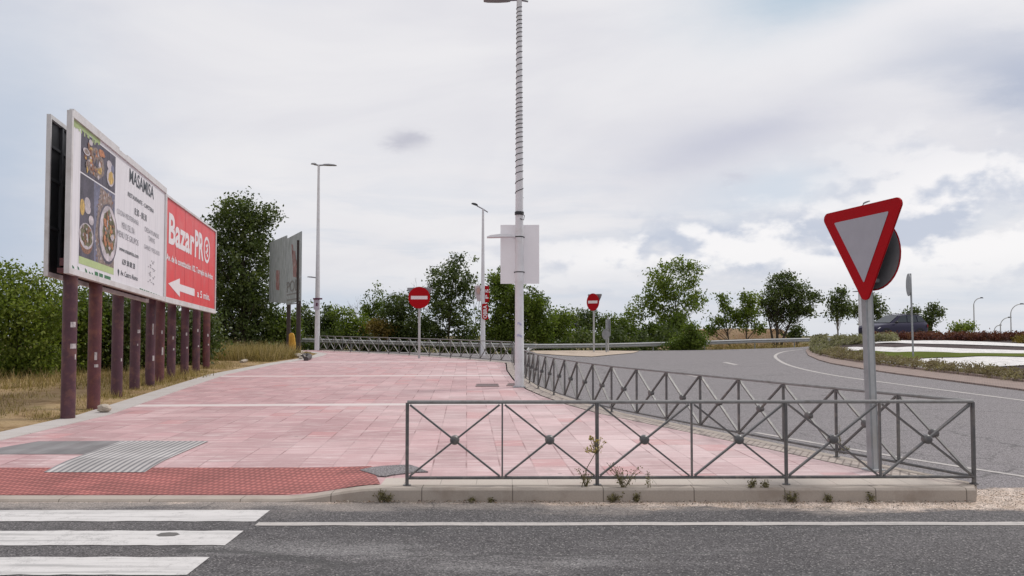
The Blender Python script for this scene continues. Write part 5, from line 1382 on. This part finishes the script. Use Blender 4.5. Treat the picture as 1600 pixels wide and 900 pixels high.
# ================================================================== VEGETATION
# big dense tree between the red board and the zinc board
tree('dense_tree', 'tall dense dark green tree standing between the red board and the zinc billboard', 'tree', 58, 385,
     [(372, 335, 36, 34), (345, 372, 40, 44), (396, 372, 36, 44), (370, 425, 62, 50), (350, 480, 62, 46), (405, 470, 44, 50), (380, 518, 66, 30), (415, 340, 24, 20), (318, 430, 26, 60), (430, 520, 22, 30)],
     720, 44, .22, L_DARK, .56, zb=-0.3, tr=.2, nlimb=60)
for (nm, lab, D, base, lobes, ncl, per, leaf, mat, zb) in [
    ('bush', 'leafy green bush at the end of the dry verge left of the first post', 27.5, 40, [(15, 480, 60, 62), (62, 500, 60, 74), (-40, 490, 60, 60), (50, 565, 70, 26), (-20, 565, 70, 26), (10, 428, 26, 14), (66, 432, 20, 12)], 380, 46, .12, L_BRI, 0.0),
    ('bush', 'tall green bush directly behind the first maroon post', 30, 105, [(92, 500, 36, 56), (128, 505, 30, 60), (100, 560, 50, 26)], 200, 46, .13, L_MID, 0.0),
    ('bush', 'dark bush showing between the second and third maroon posts', 31.5, 165, [(150, 500, 32, 56), (190, 508, 34, 54), (170, 560, 54, 26)], 210, 46, .14, L_DARK, 0.0),
    ('bush', 'dark bush showing between the middle posts of the boards', 33, 225, [(212, 508, 36, 56), (248, 515, 34, 46), (228, 555, 46, 26)], 190, 46, .14, L_DARK, 0.0),
    ('bush', 'shaded bush behind the posts of the red board', 36, 290, [(278, 515, 30, 46), (312, 520, 30, 42), (296, 552, 44, 18)], 170, 46, .15, L_DARK, 0.0),
    ('bush', 'olive green bush behind the foot of the zinc billboard', 58, 440, [(436, 508, 20, 30), (452, 515, 22, 26), (425, 532, 24, 16)], 110, 40, .2, L_MID, -.4),
    ('bush', 'sunlit bush showing between the zinc billboard and the slim lamp', 70, 480, [(478, 500, 16, 26), (486, 520, 18, 18)], 70, 36, .22, L_DARK, -.6),
    ('bush', 'dark bush just beside the slim lamp post over the crash barrier', 70, 518, [(510, 500, 16, 28), (526, 505, 14, 24), (515, 525, 24, 14)], 90, 36, .22, L_DARK, -.6),
    ('bush', 'light green pointed shrub behind the far pavement fence', 68, 548, [(540, 505, 16, 24), (560, 510, 16, 22), (548, 525, 26, 14), (521, 490, 5, 14)], 90, 36, .2, L_BRI, -.6),
    ('bush', 'slim green shrub among bare grey twigs', 70, 575, [(576, 490, 14, 36), (592, 480, 8, 40), (580, 522, 22, 16)], 80, 34, .2, L_MID, -.6),
    ('bush', 'ochre leaved shrub behind the far pavement fence', 66, 588, [(588, 512, 16, 13), (604, 517, 10, 9)], 50, 34, .2, L_OCH, -.6),
    ('round_tree', 'rounded dark tree right behind the no entry disc', 67, 628, [(628, 478, 28, 22), (612, 500, 26, 26), (645, 505, 30, 28), (628, 525, 40, 14)], 210, 40, .2, L_DARK, -.6),
    ('loose_tree', 'loose tall tree with sky gaps between the no entry disc and the banner lamp', 66, 700, [(712, 410, 18, 14), (700, 436, 36, 26), (685, 455, 26, 22), (725, 452, 20, 32), (700, 490, 44, 30), (675, 520, 30, 18), (728, 515, 24, 22), (740, 404, 4, 8)], 260, 34, .21, L_DARK, -.6),
    ('broad_tree', 'broad full green tree behind the blank white banner', 62, 800, [(780, 440, 20, 22), (790, 470, 34, 34), (815, 480, 40, 40), (775, 505, 30, 30), (840, 478, 22, 26), (850, 510, 24, 24), (812, 520, 60, 18)], 420, 42, .2, L_MID, -.6),
    ('bush', 'bright leafy shrub beside the broad tree over the crash barrier', 66, 872, [(868, 508, 20, 22), (885, 500, 12, 16), (872, 525, 28, 14)], 100, 38, .2, L_BRI, -.6),
    ('bush', 'dark shrub directly behind the turned no entry sign', 70, 915, [(905, 502, 18, 20), (925, 506, 18, 20), (912, 528, 26, 12)], 100, 38, .21, L_DARK, -.6),
    ('bush', 'mid green shrub behind the pair of grey sign backs', 71, 955, [(948, 506, 18, 16), (968, 508, 16, 18), (955, 528, 28, 12)], 95, 38, .21, L_MID, -.6),
    ('open_tree', 'tall airy tree with light leaves over the middle of the crash barrier', 74, 1065, [(1055, 418, 22, 14), (1030, 440, 24, 22), (1080, 428, 18, 22), (1060, 455, 34, 26), (1085, 470, 20, 22), (1015, 470, 24, 26), (1050, 495, 34, 24), (990, 492, 20, 22), (1090, 415, 5, 10)], 300, 27, .23, L_BRI, -.6),
    ('bush', 'dark undergrowth bush beneath the tall airy tree', 72, 1020, [(1005, 520, 30, 16), (1040, 520, 28, 18), (1060, 508, 16, 18)], 150, 38, .22, L_MID, -.6),
    ('bush', 'low dark bush spilling over the crash barrier onto the road edge', 61.0, 1080, [(1068, 534, 20, 12), (1088, 532, 14, 14), (1062, 542, 30, 7), (1082, 516, 12, 10)], 130, 40, .17, L_MID, -.3),
    ('sapling', 'thin curved sapling standing before the ochre bank', 75, 1142, [(1128, 468, 10, 9), (1136, 482, 12, 10), (1148, 497, 14, 12), (1122, 505, 16, 12), (1110, 515, 12, 10)], 70, 28, .23, L_MID, -.6),
    ('sapling', 'yellowish sapling leaning beside the umbrella shaped tree', 75, 1165, [(1170, 468, 14, 14), (1168, 488, 17, 16), (1158, 508, 10, 8), (1185, 510, 10, 10)], 80, 30, .23, L_BRI, -.6),
    ('small_tree', 'small upright tree with a pale stem left of the give way sign', 80, 1309, [(1310, 460, 11, 12), (1305, 475, 14, 12), (1318, 480, 10, 12), (1306, 492, 14, 8)], 70, 26, .25, L_DARK, -.6),
    ('small_tree', 'small spreading tree directly behind the give way post', 82, 1348, [(1366, 470, 14, 14), (1340, 488, 16, 12), (1370, 488, 16, 12), (1328, 480, 10, 6), (1372, 500, 10, 6)], 90, 26, .25, L_DARK, -.6),
    ('small_tree', 'short narrow tree just behind the tail of the blue car', 78, 1453, [(1458, 482, 7, 8), (1452, 495, 8, 12), (1466, 490, 7, 8), (1453, 512, 7, 14)], 60, 30, .22, L_DARK, -.6),
    ('bush', 'distant round shrub beside the first curved highway lamp', 90, 1505, [(1498, 513, 10, 6), (1512, 512, 9, 8)], 40, 26, .25, L_BRI, -.6),
    ('bush', 'dark tip of a distant tree above the roof of the blue car', 95, 1428, [(1420, 492, 10, 5), (1430, 487, 6, 7)], 26, 24, .26, L_DARK, -.6),
    ('bush', 'small green shrub at the foot of the umbrella shaped tree', 78, 1246, [(1244, 516, 8, 9), (1240, 524, 14, 6)], 36, 28, .22, L_DARK, -.6),
]:
    tree(nm, lab, 'bush' if nm == 'bush' else 'tree', D, base, lobes, ncl, per, leaf, mat, crad=.018 * D if D < 40 else .0075 * D, zb=zb, tr=.05 if nm == 'bush' else (.045 if nm == 'sapling' else .075), nlimb=14 if nm == 'bush' else 30, bark=BARKP if 'pale stem' in lab else None)
tree('umbrella_tree', 'dark umbrella shaped tree with several stems on the ochre bank', 'tree', 77, 1216,
     [(1225, 436, 22, 12), (1212, 455, 28, 20), (1245, 455, 26, 18), (1268, 466, 18, 10), (1200, 478, 18, 18), (1240, 478, 30, 16), (1225, 492, 30, 14), (1262, 484, 16, 10)], 240, 36, .22, L_DARK, .5,
     zb=-.6, trunks=[(1214, 1212, 450), (1217, 1250, 465), (1211, 1196, 480)], tr=.11, nlimb=40)
# thicket under and between the trees, one mass
def thicket(name, path, n, h, leaf, mat, label):
    cl = []
    for _ in range(n):
        i = random.randrange(len(path) - 1); u = random.random(); a, b = path[i], path[i + 1]
        cl.append((a[0] + (b[0] - a[0]) * u, a[1] + (b[1] - a[1]) * u + random.uniform(-1.5, 1.5), -.55 + random.random() ** .8 * h * (.75 + .35 * math.sin(a[0] + (b[0] - a[0]) * u * 1.7))))
    P, tone = clusters_to_leaves(np.array(cl), np.full(len(cl), .55), 34)
    P[:, 2] = np.maximum(P[:, 2], -.6)
    o = leaf_mesh(name, P, leaf, mat, None, tone); o['kind'] = 'stuff'; o['label'] = label
thicket('undergrowth', [(at(px, 503, D).x, D) for px, D in [(420, 64), (520, 69), (620, 68), (720, 66), (830, 64), (940, 66), (1010, 69), (1100, 72)]], 620, 1.9, .24, L_DARK, 'dark green undergrowth filling in behind the crash barriers')
thicket('undergrowth', [(at(px, 503, D).x, D) for px, D in [(-160, 33), (0, 33), (110, 34), (200, 36), (320, 40), (430, 52)]], 420, 2.2, .17, L_DARK, 'dark green undergrowth behind the posts of the boards')
def tufts(name, x0, x1, y0, y1, n, h, mat, label):
    P = np.stack([rng.uniform(x0, x1, n), rng.uniform(y0, y1, n), np.full(n, -.6)], 1)
    P, tone = clusters_to_leaves(P, rng.uniform(.15, .45, n), 16); P[:, 2] = -.6 + np.abs(P[:, 2] + .6) * 2 * h
    o = leaf_mesh(name, P, .2, mat, None, tone, up=1.2, aspect=.22); o['kind'] = 'stuff'; o['label'] = label
tufts('tall_dry_grass', 17.5, 30, 70, 79.5, 420, 1.1, L_GRASS, 'straw and weeds in front of the ochre bank')
tufts('tall_dry_grass', 17.5, 34, 69, 80, 120, 1.6, L_OCH, 'yellow green weeds in front of the ochre bank')
# bare grey shrubs and a bare tree
bare_tree('bare_tree', 'bare twiggy tree rising behind the no entry disc', 'tree', 72, 648, 641, 440, .42, -.6, 5, .07)
for (bx, tx, ty, lab) in [(560, 556, 470, 'bare grey shrub with the lowest twigs beside the slim green shrub'), (571, 566, 455, 'bare grey shrub with fine upright twigs in front of the slim green shrub'), (600, 604, 468, 'bare grey shrub between the slim green shrub and the round tree'), (588, 592, 448, 'tall thin bare shrub above the ochre leaved shrub')]:
    bare_tree('bare_shrub', lab, 'shrub', 71, bx, tx, ty, .38, -.6, 4, .045, 'bare shrubs behind the far fence')
bare_tree('bare_shrub', 'bare twigs rising beside the banner lamp post', 'shrub', 70, 742, 745, 430, .3, -.6, 4, .04, 'bare shrubs behind the far fence')

# planting on the roundabout
def scatter_px(quad, n, zf):
    out_ = []
    for _ in range(n):
        u, v = random.random(), random.random()
        a = [quad[0][k] + (quad[1][k] - quad[0][k]) * u for k in (0, 1)]; b = [quad[3][k] + (quad[2][k] - quad[3][k]) * u for k in (0, 1)]
        out_.append(tuple(hit(a[0] + (b[0] - a[0]) * v, a[1] + (b[1] - a[1]) * v, zf)))
    return out_
def along(edge_pts, wid, n):
    E = resample(edge_pts, 200); out_ = []
    for _ in range(n):
        i = random.randrange(199); p = E[i].lerp(E[i + 1], random.random()); d = E[i + 1] - E[i]; d.z = 0; d.normalize()
        nn = Vector((-d.y, d.x, 0)); nn = nn if nn.x > 0 or abs(nn.x) < .2 and nn.y > 0 else -nn
        q = p + nn * random.uniform(-.05, wid); out_.append((q.x, q.y, zi(q.x, q.y)))
    return out_
I2 = resample(inner, 100)
surface_fol('hedge', 'low brownish hedge edging the near rim of the roundabout', 'hedge', along(I2[34:], .95, 760), .30, .15, 30, .075, L_BROWN)
surface_fol('hedge', 'low grey green hedge round the narrow end of the roundabout', 'hedge', along(I2[:38], .95, 360) + scatter_px([(1272, 541), (1345, 535), (1352, 537), (1280, 544)], 120, zi), .22, .13, 30, .11, L_GREY)
surface_fol('hedge', 'grey green hedge just under the front of the blue car', 'hedge', scatter_px([(1300, 533), (1400, 530), (1402, 534), (1304, 538)], 240, zi), .40, .2, 32, .12, L_GREY)
pr = [tuple(Vector((x, y, zi(x, y)))) for x, y in [(random.uniform(20.5, 40), random.uniform(47.5, 50.5)) for _ in range(900)]]
surface_fol('hedge', 'russet red hedge along the crest of the roundabout', 'hedge', pr, .42, .2, 34, .12, L_RED)
surface_fol('bush', 'yellow green tuft of grass at the end of the russet hedge', 'bush', scatter_px([(1582, 532), (1640, 531), (1640, 536), (1585, 537)], 60, zi), .3, .2, 26, .12, L_OCH)

# dry grass of the verge : nobody could count it
def blades(name, n, samp, h, mat, label, wid=.012):
    V = []; tone = []
    for _ in range(n):
        x, y, hh = samp()
        z = zverge(x, y); a = random.uniform(0, 6.28); l_ = hh * h * random.uniform(.5, 1.4); b = random.uniform(0, 6.28); le = random.uniform(.1, .75) * l_
        wx, wy = math.cos(a) * wid / 2, math.sin(a) * wid / 2
        V += [(x - wx, y - wy, z - .02), (x + wx, y + wy, z - .02), (x + math.cos(b) * le, y + math.sin(b) * le, z + l_)]
        tone.append(random.random() ** 1.2)
    V = np.array(V, np.float32); m_ = len(V) // 3
    me = bpy.data.meshes.new(name); me.vertices.add(3 * m_); me.vertices.foreach_set('co', V.ravel())
    me.loops.add(3 * m_); me.loops.foreach_set('vertex_index', np.arange(3 * m_, dtype=np.int32))
    me.polygons.add(m_); me.polygons.foreach_set('loop_start', np.arange(0, 3 * m_, 3, dtype=np.int32))
    at_ = me.attributes.new('tone', 'FLOAT', 'FACE'); at_.data.foreach_set('value', np.array(tone, np.float32))
    me.materials.append(mat); me.update(calc_edges=True)
    o = bpy.data.objects.new(name, me); COL.objects.link(o); o['kind'] = 'stuff'; o['label'] = label
    return o
PW = [hit(px, py, lambda x, y: .05) for px, py in POSTPX]
def s_verge():
    while True:
        y = 10 + 42 * random.random() ** 1.3; e = lerpt(LEFT_O, y); x = e - .08 - random.random() ** 1.5 * 9
        k = .5 + .5 * math.sin(x * 2.1 + math.sin(y * 1.7)) * math.sin(y * 1.3 + x)
        near = min(math.hypot(x - p.x, y - p.y) for p in PW)
        if k + (.6 if near < .7 else 0) > random.uniform(.15, 1.05): return x, y, (1.0 + (.5 if near < .55 else 0)) * (.35 + .65 * k) * (.35 if e - x < .35 else 1)
def s_tree():
    px = random.uniform(300, 470); D = random.uniform(38.5, 44.5); x = at(px, 503, D).x
    if x > lerpt(LEFT_O, D) - .3: x = lerpt(LEFT_O, D) - .3 - random.random() * 3
    return x, D, random.uniform(.8, 1.7)
def s_bush():
    y = random.uniform(22.5, 29); x = -9.9 - random.random() * 9
    return x, y, random.uniform(.6, 1.5)
blades('dry_grass', 38000, s_verge, .12, L_GRASS, 'short dry golden grass of the verge', .016)
blades('tall_dry_grass', 9000, s_tree, .42, L_GRASS, 'tall dry grass at the foot of the dense tree', .03)
blades('tall_dry_grass', 4000, s_bush, .24, L_GRASS, 'tall dry grass in front of the green bushes', .022)

# weeds in the kerb joints
def weed(x, y, z, h, n, spread, label, flower=False, mat=None):
    T = thing('weed', (x, y, z), label, 'weed')
    mb = MB(); tips = []
    for i in range(n):
        a = random.uniform(0, 6.28); s_ = random.uniform(.2, 1) * spread; hh = h * random.uniform(.55, 1.0)
        p0 = Vector((x + random.uniform(-.02, .02), y, z - .01)); p2 = p0 + Vector((math.cos(a) * s_, math.sin(a) * s_ * .5, hh)); p1 = p0.lerp(p2, .5) + Vector((0, 0, hh * .12))
        mb.tube([p0, p1, p2], [.0035, .0028, .0018], 4, cap=False)
        for q in (.35, .55, .75, 1.0): tips.append(p0.lerp(p2, q))
    mb.build('stem', plain('weed_stem', (.12, .10, .05), .8), T)
    P = np.array([tuple(t_) for t_ in tips]); P = np.repeat(P, 4, 0) + rng.normal(size=(len(P) * 4, 3)) * .014
    leaf_mesh('leaf', P, .022, mat or L_WEED, T, rng.uniform(0, 1, len(P)))
    return T
T = weed(.81, 9.52, 0, .20, 9, .13, 'low dry weed at the foot of the third fence post')
fx = at(932, 690, 9.5)
W_ = thing('dry_flower', (.80, 9.50, 0), 'tall dry yellow umbel flower leaning against the third fence post', 'plant')
mb = MB(); p0 = Vector((.76, 9.5, 0)); p2 = Vector((fx.x, 9.49, fx.z - .10)); mb.tube([p0, p0.lerp(p2, .5) + Vector((-.02, 0, .02)), p2], [.005, .0045, .0035], 6, cap=False)
tips = []
for i in range(22):
    q = p2 + Vector((random.gauss(0, .055), random.gauss(0, .03), random.uniform(-.01, .17))); mb.tube([p2 - Vector((0, 0, .03)), q], .0022, 4, cap=False); tips.append(q)
mb.build('stem', plain('weed_stem', (.12, .10, .05), .8), W_)
P = np.repeat(np.array([tuple(q) for q in tips]), 10, 0); P = P + rng.normal(size=P.shape) * .014
leaf_mesh('flower_head', P, .021, L_FLOW, W_, rng.uniform(0, 1, len(P)), aspect=.8)
for (px, h_, n, sp, lab) in [(972, .26, 16, .20, 'leafy dark weed clump on the kerb right of the dry flower'), (1013, .22, 3, .06, 'thin single stemmed weed on the kerb right of the leafy clump'), (1172, .10, 10, .08, 'small weed tuft at the kerb edge beside the fifth crossed panel'), (1194, .09, 8, .06, 'tiny yellowish weed tuft next to another small tuft'), (1312, .45, 3, .05, 'tall wispy weed rising beside the side fence post')]:
    q = at(px, 503, 9.46)
    if px == 1312: q = hit(1313, 708, zp); weed(q.x, q.y, 0, h_, n, sp, lab); weed(q.x + .05, q.y, 0, .1, 14, .1, 'low weed tuft round the base of a side fence post'); continue
    weed(q.x, q.y, 0, h_, n, sp, lab)
for (px, h_, n, sp, lab) in [(597, .17, 8, .07, 'thin dark weed in the first joint of the front kerb'), (607, .13, 10, .12, 'low weed cluster below the bend of the front kerb'), (735, .07, 7, .06, 'short weed under the second fence panel at the kerb foot'), (765, .05, 6, .08, 'flat weed under the kerb near the second panel'), (955, .13, 12, .12, 'bushy weed at the kerb foot below the dry flower'), (992, .16, 8, .06, 'upright weed at the kerb foot below the leafy clump'), (1235, .16, 12, .10, 'dark upright weed at the kerb foot under a thick fence post'), (1290, .12, 8, .05, 'pale small weed at the kerb foot past the thick post'), (1358, .12, 7, .04, 'thin weed at the kerb foot under the give way post')]:
    q = at(px, 503, 9.38); weed(q.x, 9.385, -.135, h_ * .8, n, sp, lab)

# loose gravel and dirt along the kerb
mb = MB()
for _ in range(2600):
    x = random.uniform(-1.9, 6.6) if random.random() < .75 else random.uniform(5.2, 7.4)
    if x > 5.25: y = random.uniform(9.1, 10.0 - (x - 5.5) * .3)
    else: y = 9.39 - abs(random.gauss(0, .13)) * (1.4 if x > .5 else .5)
    s_ = random.uniform(.004, .013) * (1.5 if random.random() < .05 else 1)
    c_ = Vector((x, y, -.128 + s_ * .3))
    mb.add([c_ + Vector((random.uniform(-1, 1), random.uniform(-1, 1), random.uniform(-.3, .9))) * s_ for _ in range(5)], [(0, 1, 2), (0, 2, 3), (0, 3, 4), (0, 4, 1), (1, 2, 3), (1, 3, 4)], random.choice((0, 0, 1, 2)))
g = mb.build('gravel', [STONE, plain('gravel_brown', (.20, .13, .08), .9), plain('gravel_dark', (.10, .075, .06), .9)], None, smooth=False); g['kind'] = 'stuff'; g['label'] = 'loose gravel and dirt along the foot of the kerb'
